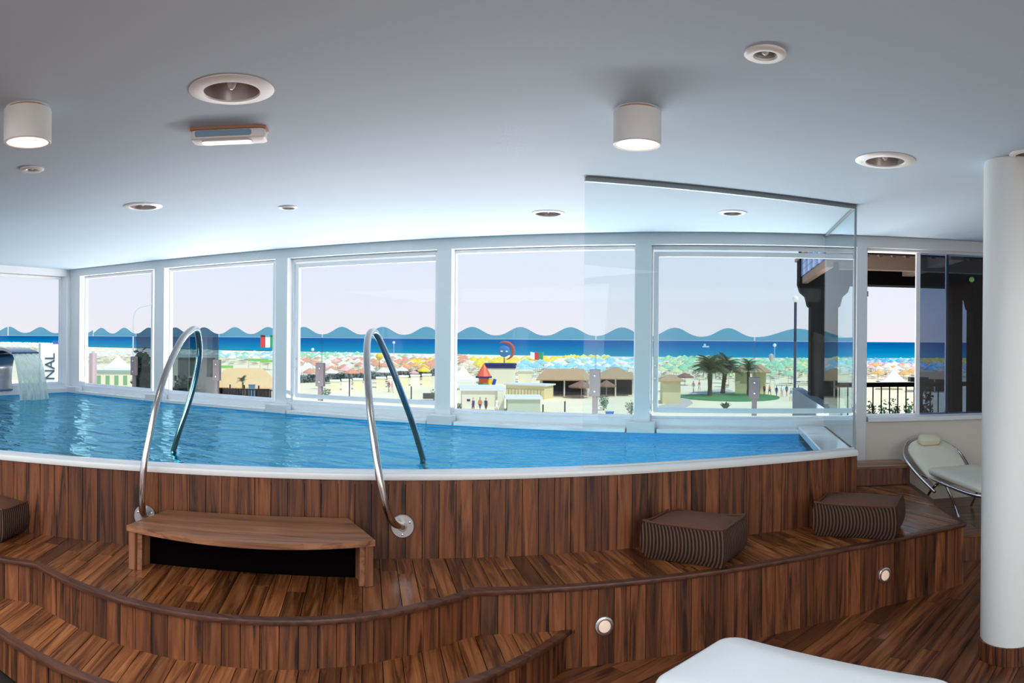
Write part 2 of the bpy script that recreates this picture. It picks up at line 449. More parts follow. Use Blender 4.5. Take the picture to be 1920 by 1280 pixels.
# basin: walls and bottom
inner = offset_path(frontpath, -.13)
bs = MB()
ip = [(max(p[0], XL + .092), p[1]) for p in inner if p[0] < .74 - 1e-6] + [(.74, front(.74) + .13)]
bott = ip + [(.74, WY - .112), (XL + .092, WY - .112)]
z0 = -.12
bs.face([(x, y, z0) for x, y in bott])
for i in range(len(bott)):
    a, b = bott[i], bott[(i + 1) % len(bott)]
    bs.face([(a[0], a[1], z0), (b[0], b[1], z0), (b[0], b[1], .866), (a[0], a[1], .866)])
basin = bs.build('basin', BASIN, pool)
cp = MB(); cp.sweep(offset_path(frontpath, -.12), [(0, .86), (0, .922), (.006, .93), (.115, .93), (.13, .922), (.136, .905), (.13, .888), (.115, .884), (.1, .884), (.1, .86)])
cp.build('coping', ACRYL, pool, smooth=True)
MB().prism([(.74, front(.74) + .115), (XE - .02, front(XE) + .1), (XE - .02, WY), (.74, WY)], .80, .925).build('end_ledge', ACRYL, pool, bevel=.008)
fp = offset_path(frontpath, -.002)
vis = [p for p in fp if p[0] > -6.3]
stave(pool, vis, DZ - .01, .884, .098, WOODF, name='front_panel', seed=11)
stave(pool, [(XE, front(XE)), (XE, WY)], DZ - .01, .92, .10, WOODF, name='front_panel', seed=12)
MB().sweep([p for p in offset_path(frontpath, -.03)], [(0, 0), (-.08, 0), (-.08, .88), (0, .88)]).build('front_frame', UNDER, pool)
MB().box(XE - .05, XE - .019, front(XE) + .03, WY, 0, .9).build('side_frame', UNDER, pool)

# pool water
wm = bpy.data.materials.new('pool_water'); wm.use_nodes = True
n = wm.node_tree.nodes; l = wm.node_tree.links; n.clear()
o_ = n.new('ShaderNodeOutputMaterial'); tr = n.new('ShaderNodeBsdfTransparent'); gl = n.new('ShaderNodeBsdfGlossy'); ms = n.new('ShaderNodeMixShader'); fr = n.new('ShaderNodeFresnel')
fr.inputs[0].default_value = 1.85; gl.inputs['Roughness'].default_value = .02; gl.inputs[0].default_value = (.40, .86, 1, 1)
tr.inputs[0].default_value = (.42, .86, .98, 1)
t = n.new('ShaderNodeTexCoord'); mp = n.new('ShaderNodeMapping'); mp.inputs['Rotation'].default_value = (0, 0, .5); mp.inputs['Scale'].default_value = (1, 1.9, 1)
n1 = n.new('ShaderNodeTexNoise'); n1.inputs['Scale'].default_value = 2.4; n1.inputs['Detail'].default_value = 1.5; n1.inputs['Distortion'].default_value = .6
n2 = n.new('ShaderNodeTexNoise'); n2.inputs['Scale'].default_value = 7.0; n2.inputs['Detail'].default_value = 2.5; n2.inputs['Distortion'].default_value = .4
sx = n.new('ShaderNodeSeparateXYZ'); mr = n.new('ShaderNodeMapRange'); mr.inputs['From Min'].default_value = -2.4; mr.inputs['From Max'].default_value = -.2
mr.inputs['To Min'].default_value = .16; mr.inputs['To Max'].default_value = 1.9
mu = n.new('ShaderNodeMath'); mu.operation = 'MULTIPLY'; ad = n.new('ShaderNodeMath')
bp = n.new('ShaderNodeBump'); bp.inputs['Strength'].default_value = 1.0; bp.inputs['Distance'].default_value = .042
l.new(t.outputs['Object'], mp.inputs[0]); l.new(mp.outputs[0], n1.inputs['Vector']); l.new(mp.outputs[0], n2.inputs['Vector'])
l.new(t.outputs['Object'], sx.inputs[0]); l.new(sx.outputs['X'], mr.inputs['Value'])
l.new(n2.outputs['Fac'], mu.inputs[0]); l.new(mr.outputs[0], mu.inputs[1]); l.new(n1.outputs['Fac'], ad.inputs[0]); l.new(mu.outputs[0], ad.inputs[1])
l.new(ad.outputs[0], bp.inputs['Height']); l.new(bp.outputs[0], gl.inputs['Normal']); l.new(bp.outputs[0], fr.inputs['Normal'])
l.new(fr.outputs[0], ms.inputs[0]); l.new(tr.outputs[0], ms.inputs[1]); l.new(gl.outputs[0], ms.inputs[2]); l.new(ms.outputs[0], o_.inputs[0])
wb = MB(); wb.face([(x, y, WZ) for x, y in bott])
tag(wb.build('pool_water', wm), 'clear blue rippled water filling the raised pool', 'water', kind='stuff')

# raised deck round the pool front with its curved bulge
Mx, My = -2.225, 2.82; ux, uy = .877, .480; nx_, ny_ = .480, -.877
def bulge(half, sag, n=28):
    R = (half * half + sag * sag) / (2 * sag); c = sag - R; out = []
    a = math.asin(half / R)
    for i in range(n + 1):
        q = -a + 2 * a * i / n
        al = R * math.sin(q); ou = c + R * math.cos(q)
        out.append((Mx + ux * al + nx_ * ou, My + uy * al + ny_ * ou))
    return out
arcU = bulge(1.165, .385)
left_edge = [(arcU[0][0] - 3.4, arcU[0][1] - 3.4 * .62)]
edge = left_edge + arcU + [(-.72, 3.60), (.04, 3.955), (.80, 4.315), (1.72, 4.70)]
deckpoly = edge + [(1.72, WY)] + [(XE + .02, WY), (XE + .02, front(XE) + .02)] + [(p[0], p[1] + .02) for p in frontpath[::-1] if p[0] > edge[0][0]]
deck = tag(empty('raised_deck', (-1, 3.6, 0)), 'upper teak deck with curved nosing running along the pool front', 'deck')
dang = math.atan2(ny_, nx_)
straightR = [p for p in deckpoly]
lay_planks(deck, deckpoly, dang, .095, DZ, .02, WOODD, gap=.004, joints=.95, name='deck_plank', seed=21)
MB().prism([(p[0], p[1]) for p in deckpoly] if parea(deckpoly) > 0 else deckpoly[::-1], DZ - .0222, DZ - .0205).build('deck_board_base', UNDER, deck)
nose = MB(); nose.sweep(edge, [(-.034, DZ - .022), (.010, DZ - .022), (.014, DZ - .01), (.010, DZ + .002), (-.034, DZ + .003)]); nose.build('nosing', WOODN, deck, smooth=True)
rise = offset_path(edge, -.012)
ri_l = [p for p in rise]
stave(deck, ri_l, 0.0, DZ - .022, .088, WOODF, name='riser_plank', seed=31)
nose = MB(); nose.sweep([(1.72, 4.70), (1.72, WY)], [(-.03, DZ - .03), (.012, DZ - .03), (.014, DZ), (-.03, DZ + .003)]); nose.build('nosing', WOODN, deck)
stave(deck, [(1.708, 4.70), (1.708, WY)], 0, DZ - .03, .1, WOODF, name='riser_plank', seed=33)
MB().sweep(offset_path(edge, -.035), [(0, 0), (-.03, 0), (-.03, DZ - .04), (0, DZ - .04)]).build('riser_frame', UNDER, deck)

# lower curved step
arcL = bulge(1.68, .74)
step = tag(empty('lower_step', (-1.9, 2.3, 0)), 'lower curved teak step in front of the raised deck', 'step')
lp = [(x, y) for x, y in arcL]
back = [p for p in edge[1:-3]]
lowpoly = lp + [(-.74, 3.58)] + [offset_path(edge, -.02)[i] for i in range(len(edge) - 4, 0, -1)] + [(-3.9, 1.9)]
lay_planks(step, lowpoly, dang, .095, SZ, .02, WOODD, gap=.004, name='deck_plank', seed=41)
nose = MB(); nose.sweep(lp, [(-.034, SZ - .022), (.010, SZ - .022), (.014, SZ - .01), (.010, SZ + .002), (-.034, SZ + .003)]); nose.build('nosing', WOODN, step, smooth=True)
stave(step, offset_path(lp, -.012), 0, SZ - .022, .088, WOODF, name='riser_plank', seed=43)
q = offset_path(lp, -.03) + [(Mx + .9, My + .4), (Mx - .9, My - .5)]
MB().prism(q if parea(q) > 0 else q[::-1], 0, SZ - .021).build('step_frame', UNDER, step)

# small wooden box step against the sea wall, and the low platform under the recliner
bx = tag(empty('wooden_box_step', (1.36, 6.3, DZ)), 'small teak box step against the wall behind the raised deck', 'step')
lay_planks(bx, [(1.03, 6.12), (1.71, 6.12), (1.71, 6.48), (1.03, 6.48)], 0, .12, .60, .02, WOODD, name='top_plank', seed=51)
stave(bx, [(1.03, 6.125), (1.71, 6.125)], DZ + .005, .578, .34, WOODF, name='front_panel', seed=52)
stave(bx, [(1.708, 6.12), (1.708, 6.48)], DZ + .005, .578, .18, WOODF, name='side_panel', seed=53)
lpf = tag(empty('low_platform', (2.6, 5.8, 0)), 'low teak platform carrying the cream recliner beside the deck', 'platform')
lay_planks(lpf, [(1.74, 5.2), (3.95, 5.2), (3.95, WY - .01), (1.74, WY - .01)], 0, .12, .2, .02, WOODL, joints=1.2, name='deck_plank', seed=54)
stave(lpf, [(1.74, 5.2), (3.95, 5.2)], 0, .178, .4, WOODL, name='front_panel', seed=55)

# ------------------------------------------------------------------ bench step in front of the pool
be = tag(empty('step_bench', (-2.3, 3.1, DZ)), 'teak step bench with bowed front edge between the two handrails', 'bench')
A_ = Vector((-2.97, front(-2.97) - .03)); B_ = Vector((-2.03, front(-2.03) - .03)); C_ = Vector((-1.685, 3.21)); D_ = Vector((-2.875, 2.60))
t_ = (C_ - D_).normalized(); nn = Vector((t_.y, -t_.x))
arc = []
for i in range(17):
    u = i / 16; p = D_.lerp(C_, u) + nn * (.125 * 4 * u * (1 - u)); arc.append((p.x, p.y))
top = arc + [(B_.x, B_.y), (A_.x, A_.y)]
ang = math.atan2(t_.y, t_.x)
# top boards, three of them, grain along the bench
c_, s_ = math.cos(ang), math.sin(ang)
lay_planks(be, top, ang, .168, .672, .03, WOODB, gap=.0012, name='top_board', seed=61)
M0 = Matrix()
def side_panel(P, Q, th, inn):
    t = (Q - P).normalized(); m_ = Vector((t.y, -t.x)) * inn
    poly = [(P.x, P.y), (Q.x, Q.y), (Q.x + m_.x * th, Q.y + m_.y * th), (P.x + m_.x * th, P.y + m_.y * th)]
    if parea(poly) < 0: poly = poly[::-1]
    mb = MB(); cx = sum(p[0] for p in poly) / 4; cy = sum(p[1] for p in poly) / 4
    a = math.atan2(t.y, t.x)
    R = Matrix.Translation((cx, cy, (DZ + .642) / 2)) @ Matrix.Rotation(a, 4, 'Z') @ Matrix.Rotation(PI / 2, 4, 'Y')
    Ri = R.inverted()
    pts = [Ri @ Vector((x, y, z)) for z in (DZ + .002, .641) for x, y in poly]
    mb.hexa(pts)
    o = link('side_panel', mb.mesh('side_panel', WOODB), be); o.matrix_parent_inverse = WM[be.name].inverted(); o.matrix_basis = R
side_panel(D_ + t_ * .01 - nn * .01, A_ + t_ * .02, .04, 1)
side_panel(C_ - t_ * .01 - nn * .01, B_ - t_ * .02, .04, -1)
bp1 = D_ + t_ * .05 - nn * .14; bp2 = C_ - t_ * .05 - nn * .14
MB().prism([(bp1.x, bp1.y), (bp2.x, bp2.y), (bp2.x - nn.x * .02, bp2.y - nn.y * .02), (bp1.x - nn.x * .02, bp1.y - nn.y * .02)], DZ + .002, .641).build('under_shade_panel', mat('under_shade_black', (.003, .002, .002), .9, spec=0), be)  # dark sheet added to give the deep shade under the bench
inn1 = D_ + t_ * .09 - nn * .16; inn2 = C_ - t_ * .09 - nn * .16
MB().tube([(D_.x + t_.x * .07 - nn.x * .02, D_.y + t_.y * .07 - nn.y * .02, DZ + .002), (D_.x + t_.x * .07 - nn.x * .02, D_.y + t_.y * .07 - nn.y * .02, .64)], .018, 4).build('leg', WOODB, be)
MB().tube([(C_.x - t_.x * .07 - nn.x * .02, C_.y - t_.y * .07 - nn.y * .02, DZ + .002), (C_.x - t_.x * .07 - nn.x * .02, C_.y - t_.y * .07 - nn.y * .02, .64)], .018, 4).build('leg', WOODB, be)

# ------------------------------------------------------------------ handrails
def smooth_path(pts, n=10):
    out = []; P = [Vector(p) for p in pts]
    for i in range(len(P) - 1):
        p0 = P[max(0, i - 1)]; p1 = P[i]; p2 = P[i + 1]; p3 = P[min(len(P) - 1, i + 2)]
        for k in range(n):
            t = k / n
            out.append(.5 * ((2 * p1) + (p2 - p0) * t + (2 * p0 - 5 * p1 + 4 * p2 - p3) * t * t + (3 * p1 - p0 - 3 * p2 + p3) * t ** 3))
    out.append(P[-1]); return out
def handrail(px, label):
    fl = px[0]; base = at(fl[0], fl[1], d=fl[2])
    bx_, by_ = base.x, base.y
    # flange sits on the pool's front panels
    fy = front(bx_) - .004
    r = tag(empty('pool_handrail', (bx_, fy, base.z)), label, 'handrail')
    pts = [at(x, y, d=d) for x, y, d in px]
    sl_ = 2 * PF[0] * bx_ + PF[1]; nrm = Vector((sl_, -1, 0)).normalized()
    fb = Vector((bx_, fy, base.z))
    pts[0] = fb + nrm * .012
    pts[1] = pts[1].lerp(fb + nrm * .055, .3)
    MB().tube(smooth_path(pts, 12), .0215, 16).build('rail_tube', CHROME, r, smooth=True)
    q = nrm.to_track_quat('Z', 'Y').to_matrix().to_4x4()
    f = MB(); f.lathe([(.068, 0), (.068, .008), (.064, .012), (.026, .0125), (.026, .02), (.0225, .022)], 40, fb, q); f.build('wall_flange', mat('satin_steel', (.55, .53, .53), .35, .9), r)
    for k in range(3):
        v = q @ Vector((.048 * math.cos(k * 2.094 + .5), .048 * math.sin(k * 2.094 + .5), .014))
        f = MB(); f.lathe([(.006, -.004), (.006, .002), (.003, .003)], 10, fb + v, q); f.build('screw', CHROME, r)
    e_ = pts[-1]
    return r
dA, dE = 4.28, 5.22
handrail([(268, 968, dA), (266, 935, 4.14), (269, 880, 4.14), (281, 816, 4.18), (297, 744, 4.25), (315, 689, 4.33), (338, 641, 4.45), (352, 624, 4.52), (364, 616.5, 4.6), (371, 624, 4.68), (374, 660, 4.8), (367, 706, 4.9), (351, 764, 5.03), (336, 808, 5.14), (325, 845, 5.24), (321, 862, 5.28)],
         'left stainless steel handrail arching from the deck into the pool')
handrail([(732, 998, 3.95), (724, 966, 3.87), (715, 912, 3.87), (702, 832, 3.93), (692, 745, 4.03), (688, 672, 4.15), (690, 634, 4.25), (698, 621, 4.34), (709, 632, 4.42), (730, 678, 4.55), (753, 737, 4.68), (774, 795, 4.82), (793, 858, 4.98), (803, 890, 5.05)],
         'right stainless steel handrail with round flange beside the bench end')

# ------------------------------------------------------------------ glass partition
gp = tag(empty('glass_partition', (.1, 4.6, RIMZ)), 'frameless glass screen standing on the pool rim with returned side pane', 'glass screen')
gpath = [(x, front(x) + .055) for x in np.linspace(-.815, .985, 12)]
MB().sweep(gpath, [(.005, RIMZ + .012), (-.005, RIMZ + .012), (-.005, CH - .02), (.005, CH - .02)]).build('front_pane', GLASSP, gp)
cx_, cy_ = gpath[-1]
MB().box(cx_ - .005, cx_ + .005, cy_ + .012, WY - .002, RIMZ + .012, CH - .02).build('side_pane', GLASSP, gp)
MB().sweep(gpath, [(.014, CH - .028), (-.014, CH - .028), (-.014, CH - .001), (.014, CH - .001)]).build('top_channel', mat('grey_aluminium', (.30, .34, .36), .4, .8), gp)
MB().box(cx_ - .012, cx_ + .012, cy_ + .015, WY - .002, CH - .02, CH - .001).build('top_channel', mat('grey_aluminium', (0, 0, 0)), gp)
MB().sweep(gpath, [(.009, RIMZ + .001), (-.009, RIMZ + .001), (-.009, RIMZ + .012), (.009, RIMZ + .012)]).build('bottom_channel', mat('white_aluminium', (.7, .7, .7), .35, .3), gp)
MB().box(cx_ - .007, cx_ + .009, cy_ - .007, cy_ + .009, RIMZ + .002, CH - .02).build('corner_profile', mat('grey_aluminium', (0, 0, 0)), gp)

# ------------------------------------------------------------------ waterfall spout
sp_ = tag(empty('waterfall_spout', (-8.3, 5.3, .93)), 'dark chrome cascade spout with wide blade at the pool corner', 'waterfall spout')
def ribbon(path, w0, w1, th, yc):
    mb = MB(); n = len(path); rings = []
    for i, (x, z) in enumerate(path):
        a = path[max(0, i - 1)]; c = path[min(n - 1, i + 1)]
        t = Vector((c[0] - a[0], 0, c[1] - a[1])).normalized(); nn = Vector((-t.z, 0, t.x))
        w_ = w0 + (w1 - w0) * i / (n - 1)
        p = Vector((x, yc, z))
        rings.append([mb.b.verts.new(p + nn * a_ * th / 2 + Vector((0, b_ * w_ / 2, 0))) for a_, b_ in ((1, 1), (1, -1), (-1, -1), (-1, 1))])
    for i in range(n - 1):
        for k in range(4): mb.b.faces.new((rings[i][k], rings[i][(k + 1) % 4], rings[i + 1][(k + 1) % 4], rings[i + 1][k]))
    mb.b.faces.new(rings[0][::-1]); mb.b.faces.new(rings[-1]); return mb
pth = [(-8.36, .955), (-8.385, 1.08), (-8.395, 1.2), (-8.39, 1.32), (-8.36, 1.43), (-8.28, 1.50), (-8.18, 1.52), (-8.05, 1.51), (-7.92, 1.485), (-7.86, 1.465)]
pth = [(v.x - .055, v.y) for v in smooth_path([(a, b, 0) for a, b in pth], 4)]
ribbon(pth, .20, .44, .035, 5.30).build('spout_blade', DKCHROME, sp_, smooth=True)
MB().box(-8.485, -8.38, 5.19, 5.41, .932, .958).build('base_plate', DKCHROME, sp_, bevel=.005)
wf = glass_mat('falling_water', (.78, .86, .84), 1.2, rough=.15)
n = wf.node_tree.nodes; l = wf.node_tree.links
nz = n.new('ShaderNodeTexNoise'); nz.inputs['Scale'].default_value = 5; mpp = n.new('ShaderNodeMapping'); mpp.inputs['Scale'].default_value = (3, 6, .7)
tcc = n.new('ShaderNodeTexCoord'); l.new(tcc.outputs['Object'], mpp.inputs[0]); l.new(mpp.outputs[0], nz.inputs['Vector'])
df = n.new('ShaderNodeBsdfDiffuse'); df.inputs[0].default_value = (.75, .85, .85, 1); mx = n.new('ShaderNodeMixShader')
out = [q for q in n if q.type == 'OUTPUT_MATERIAL'][0]; prev = out.inputs[0].links[0].from_socket
mrr = n.new('ShaderNodeMapRange'); mrr.inputs['From Min'].default_value = .35; mrr.inputs['From Max'].default_value = .7; mrr.inputs['To Min'].default_value = .25; mrr.inputs['To Max'].default_value = .75
l.new(nz.outputs['Fac'], mrr.inputs['Value']); l.new(mrr.outputs[0], mx.inputs[0]); l.new(prev, mx.inputs[1]); l.new(df.outputs[0], mx.inputs[2]); l.new(mx.outputs[0], out.inputs[0])
wp = [(-7.86, 1.462), (-7.80, 1.40), (-7.74, 1.28), (-7.69, 1.12), (-7.65, .96), (-7.63, .862)]
wp = [(v.x - .055, v.y) for v in smooth_path([(a, b, 0) for a, b in wp], 3)]
tag(ribbon(wp, .42, .46, .008, 5.30).build('falling_water', wf, smooth=True), 'translucent sheet of water falling from the spout', 'water', kind='stuff')

# ------------------------------------------------------------------ column
co = tag(empty('round_column', (1.575, 3.57, 0)), 'white round column with a teak base ring, right foreground', 'column')
COLM = mat('column_paint', (.88, .91, .89), .3)
mb = MB(); mb.lathe([(.164, .095), (.166, .10), (.162, CH - .02), (.158, CH - .006), (.158, CH - .001)], 64, (1.575, 3.57, 0)); mb.build('shaft', COLM, co, smooth=True)
NST = 18
for k in range(NST):
    a0 = k * 2 * PI / NST + .01; a1 = (k + 1) * 2 * PI / NST - .01; pts = []
    mb = MB(); R0, R1 = .160, .176
    poly = [(R1 * math.cos(a0), R1 * math.sin(a0)), (R1 * math.cos((a0 + a1) / 2) * 1.004, R1 * math.sin((a0 + a1) / 2) * 1.004), (R1 * math.cos(a1), R1 * math.sin(a1)), (R0 * math.cos(a1), R0 * math.sin(a1)), (R0 * math.cos(a0), R0 * math.sin(a0))]
    Rm = Matrix.Translation((1.575, 3.57, .055)) @ Matrix.Rotation(PI / 2, 4, 'Y'); Ri = Rm.inverted()
    pts = [[Ri @ Vector((x + 1.575, y + 3.57, z)) for x, y in poly] for z in (.001, .098)]
    va = [mb.b.verts.new(p) for p in pts[0]]; vb = [mb.b.verts.new(p) for p in pts[1]]
    mb.b.faces.new(vb); mb.b.faces.new(va[::-1])
    for i in range(5): mb.b.faces.new((va[i], va[(i + 1) % 5], vb[(i + 1) % 5], vb[i]))
    o = link('base_block', mb.mesh('base_block', WOODF), co); o.matrix_parent_inverse = WM[co.name].inverted(); o.matrix_basis = Rm

# ------------------------------------------------------------------ poufs
def rib_mat():
    m = bpy.data.materials.new('ribbed_brown_corduroy'); m.use_nodes = True
    n = m.node_tree.nodes; l = m.node_tree.links; b = n['Principled BSDF']
    t = n.new('ShaderNodeTexCoord'); s = n.new('ShaderNodeSeparateXYZ'); l.new(t.outputs['Object'], s.inputs[0])
    ad = n.new('ShaderNodeMath'); ad.operation = 'ADD'; l.new(s.outputs['X'], ad.inputs[0]); l.new(s.outputs['Y'], ad.inputs[1])
    mu = n.new('ShaderNodeMath'); mu.operation = 'MULTIPLY'; mu.inputs[1].default_value = 2 * PI / .0225; l.new(ad.outputs[0], mu.inputs[0])
    si = n.new('ShaderNodeMath'); si.operation = 'SINE'; l.new(mu.outputs[0], si.inputs[0])
    r = n.new('ShaderNodeValToRGB'); mr = n.new('ShaderNodeMapRange'); mr.inputs['From Min'].default_value = -1; l.new(si.outputs[0], mr.inputs['Value']); l.new(mr.outputs[0], r.inputs[0])
    r.color_ramp.elements[0].color = (.016, .008, .005, 1); r.color_ramp.elements[0].position = .25; r.color_ramp.elements[1].color = (.17, .08, .047, 1); r.color_ramp.elements[1].position = .85
    l.new(r.outputs[0], b.inputs['Base Color']); b.inputs['Roughness'].default_value = .9
    bp = n.new('ShaderNodeBump'); bp.inputs['Distance'].default_value = .005; l.new(si.outputs[0], bp.inputs['Height']); l.new(bp.outputs[0], b.inputs['Normal'])
    return m
RIB = rib_mat(); POUFT = mat('brown_velvet', (.13, .05, .028), .85, noise=.2, nscale=40, bump=.2)
def make_pouf(sx, sy, sz, label, loc, rz):
    p = tag(empty('pouf', loc, rz), label, 'pouf', 'brown ribbed poufs on the deck')
    N = 14
    def shell(kind):
        mb = MB(); b = mb.b
        def pt(u, v, w_):  # u,v,w in -1..1 on cube -> pillow
            bul = 1 + .085 * (1 - w_ * w_) * (1 - .3 * abs(u * v) ** 3)
            bul *= 1 - .07 * max(0, -w_) ** 4 - .03 * max(0, w_) ** 6 * 0
            x = u * sx / 2 * bul; y = v * sy / 2 * bul
            k = 1 - .045 * (abs(u) ** 6) * (abs(v) ** 6)
            z = w_ * sz / 2
            if w_ > .99: z += .040 * (1 - abs(u) ** 2.5) * (1 - abs(v) ** 2.5) - .012 + .014 * (abs(u * v)) ** 6
            if w_ < -.99: z = -sz / 2
            # sides bow inward between corners on top
            cin = .03 * (1 - u * u) * (abs(v) > .999) * w_ ** 2
            y -= math.copysign(cin, v) * .6
            cin = .03 * (1 - v * v) * (abs(u) > .999) * w_ ** 2
            x -= math.copysign(cin, u) * .4
            return (x, y, z + sz / 2)
        if kind == 'top':
            g = [[b.verts.new(pt(-1 + 2 * i / N, -1 + 2 * j / N, 1)) for j in range(N + 1)] for i in range(N + 1)]
            for i in range(N):
                for j in range(N): b.faces.new((g[i][j], g[i + 1][j], g[i + 1][j + 1], g[i][j + 1]))
        else:
            per = [(-1 + 2 * i / N, -1) for i in range(N)] + [(1, -1 + 2 * i / N) for i in range(N)] + [(1 - 2 * i / N, 1) for i in range(N)] + [(-1, 1 - 2 * i / N) for i in range(N)]
            L = 6; rings = [[b.verts.new(pt(u, v, -1 + 2 * k / L)) for u, v in per] for k in range(L + 1)]
            for k in range(L):
                for i in range(len(per)): b.faces.new((rings[k][i], rings[k][(i + 1) % len(per)], rings[k + 1][(i + 1) % len(per)], rings[k + 1][i]))
            b.faces.new(rings[0][::-1])
        return mb
    shell('side').build('ribbed_side', RIB, p, smooth=True, world=False)
    shell('top').build('top_panel', POUFT, p, smooth=True, world=False)
    per = [(-1 + 2 * i / 10, -1) for i in range(10)] + [(1, -1 + 2 * i / 10) for i in range(10)] + [(1 - 2 * i / 10, 1) for i in range(10)] + [(-1, 1 - 2 * i / 10) for i in range(10)]
    def pz(u, v):
        x = u * sx / 2; y = v * sy / 2; z = sz - .004 + .012 * abs(u * v) ** 4
        if abs(v) > .999: y -= math.copysign(.03 * (1 - u * u), v) * .6
        if abs(u) > .999: x -= math.copysign(.03 * (1 - v * v), u) * .4
        return (x, y, z)
    MB().tube([pz(u, v) for u, v in per], .006, 6, closed=True).build('piping', POUFT, p, smooth=True, world=False)
    return p
make_pouf(.50, .38, .215, 'brown ribbed pouf left of the other on the right half of the deck', (-.13, 4.20, DZ + .004), math.radians(-21))
make_pouf(.54, .37, .215, 'brown ribbed pouf below the glass screen corner, nearest the column', (.955, 4.665, DZ + .004), math.radians(-22))
make_pouf(.50, .36, .20, 'brown ribbed pouf cut off by the left frame edge', (-3.97, 2.35, DZ + .004), math.radians(25))

# ------------------------------------------------------------------ recessed step lights
def steplight(x, y, ny_dir, label):
    c = Vector((x, y, .205)); nrm = Vector(ny_dir).normalized(); q = nrm.to_track_quat('Z', 'Y').to_matrix().to_4x4()
    r = tag(empty('step_light', c), label, 'step light', 'round recessed lights in the deck riser')
    MB().lathe([(.050, -.01), (.050, .004), (.046, .007), (.033, .006), (.032, -.004)], 32, c, q, closed_ends=False).build('bezel', STEEL2, r, smooth=True)
    MB().lathe([(.034, -.006), (.034, .002), (.028, .004)], 32, c, q).build('lens', mat('frosted_lens', (.8, .72, .62), .3, emis=(1, .62, .40), es=.35), r, smooth=True)
def edge_y(x):
    for i in range(len(edge) - 1):
        if edge[i][0] <= x <= edge[i + 1][0] and i > 20:
            t = (x - edge[i][0]) / (edge[i + 1][0] - edge[i][0]); return edge[i][1] + t * (edge[i + 1][1] - edge[i][1])
for x, lab in ((-.585, 'round lit step light in the riser left of the white pad'), (1.075, 'round lit step light in the riser nearest the column')):
    steplight(x, edge_y(x) + .006, (.42, -.9, 0), lab)

# ------------------------------------------------------------------ recliners
CREAM = mat('cream_upholstery', (.80, .75, .62), .5, noise=.03, nscale=12, bump=.03)
WHITEU = mat('white_upholstery', (.93, .94, .95), .4, noise=.015, nscale=10)
TAN = mat('tan_edge', (.55, .42, .27), .6)
def rrect(w_, h_, r, n=6):
    out = []
    for cx, cy, a in ((w_ / 2 - r, h_ / 2 - r, 0), (-w_ / 2 + r, h_ / 2 - r, 90), (-w_ / 2 + r, -h_ / 2 + r, 180), (w_ / 2 - r, -h_ / 2 + r, 270)):
        for i in range(n + 1):
            q = math.radians(a + 90 * i / n); out.append((cx + r * math.cos(q), cy + r * math.sin(q)))
    return out
def pad(name, outline, th, M, m, parent, crown=.012, world=False):
    mb = MB(); n = len(outline)
    lv = [(0.975, 0), (1.0, .01), (1.0, th - .015), (.985, th - .003), (.95, th + crown * .3), (.6, th + crown * .8)]
    rings = [[mb.b.verts.new(M @ Vector((x * k, y * k, z))) for x, y in outline] for k, z in lv]
    for i in range(len(lv) - 1):
        for k in range(n):
            f = mb.b.faces.new((rings[i][k], rings[i][(k + 1) % n], rings[i + 1][(k + 1) % n], rings[i + 1][k])); f.material_index = 1 if i < 1 else 0
    c = mb.b.verts.new(M @ Vector((0, 0, th + crown)))
    for k in range(n): mb.b.faces.new((rings[-1][k], rings[-1][(k + 1) % n], c))
    mb.b.faces.new(rings[0][::-1]).material_index = 1
    return mb.build(name, [m, TAN], parent, smooth=True, world=world)
# recliner by the sea wall: frame along local Y, head towards +Y
rc = tag(empty('folding_recliner', (2.02, 5.70, .2), math.radians(8)), 'cream folding recliner with headrest pillow beside the sea wall', 'recliner')
SH = .36
seat_o = rrect(.50, .98, .07)
pad('seat_pad', seat_o, .045, Matrix.Translation((.07, -.22, SH)) , CREAM, rc)
bo = []
for i in range(41):
    u = i / 40; a = PI * u
    bo.append((.265 * math.cos(a), .22 + .24 * math.sin(a) if True else 0))
bo = [(.20, -.30), (.235, -.1), (.262, .1)] + bo + [(-.262, .1), (-.235, -.1), (-.20, -.30)]
MBk = Matrix.Translation((-.0, .33, SH + .035)) @ Matrix.Rotation(math.radians(27), 4, 'X') @ Matrix.Scale(.9, 4)
pad('backrest_pad', bo, .035, MBk, CREAM, rc)
pm = MBk @ Matrix.Translation((0, .36, .045))
pad('headrest_pillow', rrect(.24, .125, .055), .055, pm, mat('pale_tan_upholstery', (.78, .70, .52), .5), rc, crown=.02)
fr_ = MB()
fr_.tube(smooth_path([MBk @ Vector(p) for p in ((-.22, -.36, -.012), (-.285, -.1, -.012), (-.315, .12, -.012), (-.29, .30, -.012), (-.18, .46, -.012), (0, .51, -.012), (.18, .46, -.012), (.29, .30, -.012), (.315, .12, -.012), (.285, -.1, -.012), (.22, -.36, -.012))], 6), .014, 10)
fr_.build('back_frame', STEEL2, rc, smooth=True, world=False)
fs = MB(); fs.tube(smooth_path([(-.19, .30, SH - .03), (-.21, 0, SH - .018), (-.205, -.5, SH - .018), (-.16, -.70, SH - .018), (-.08, -.75, SH - .018), (.22, -.75, SH - .018), (.30, -.70, SH - .018), (.345, -.5, SH - .018), (.34, 0, SH - .018), (.32, .30, SH - .03)], 6), .014, 10)
fs.build('seat_frame', STEEL2, rc, smooth=True, world=False)
for sx_ in (-.18, .32):
    MB().tube(smooth_path([(sx_, .35, .012), (sx_, .20, SH * .55), (sx_, .0, SH - .03)], 6), .012, 8).build('leg', STEEL2, rc, smooth=True, world=False)
    MB().tube(smooth_path([(sx_, -.42, .012), (sx_, -.30, SH * .5), (sx_, -.12, SH - .03)], 6), .012, 8).build('leg', STEEL2, rc, smooth=True, world=False)
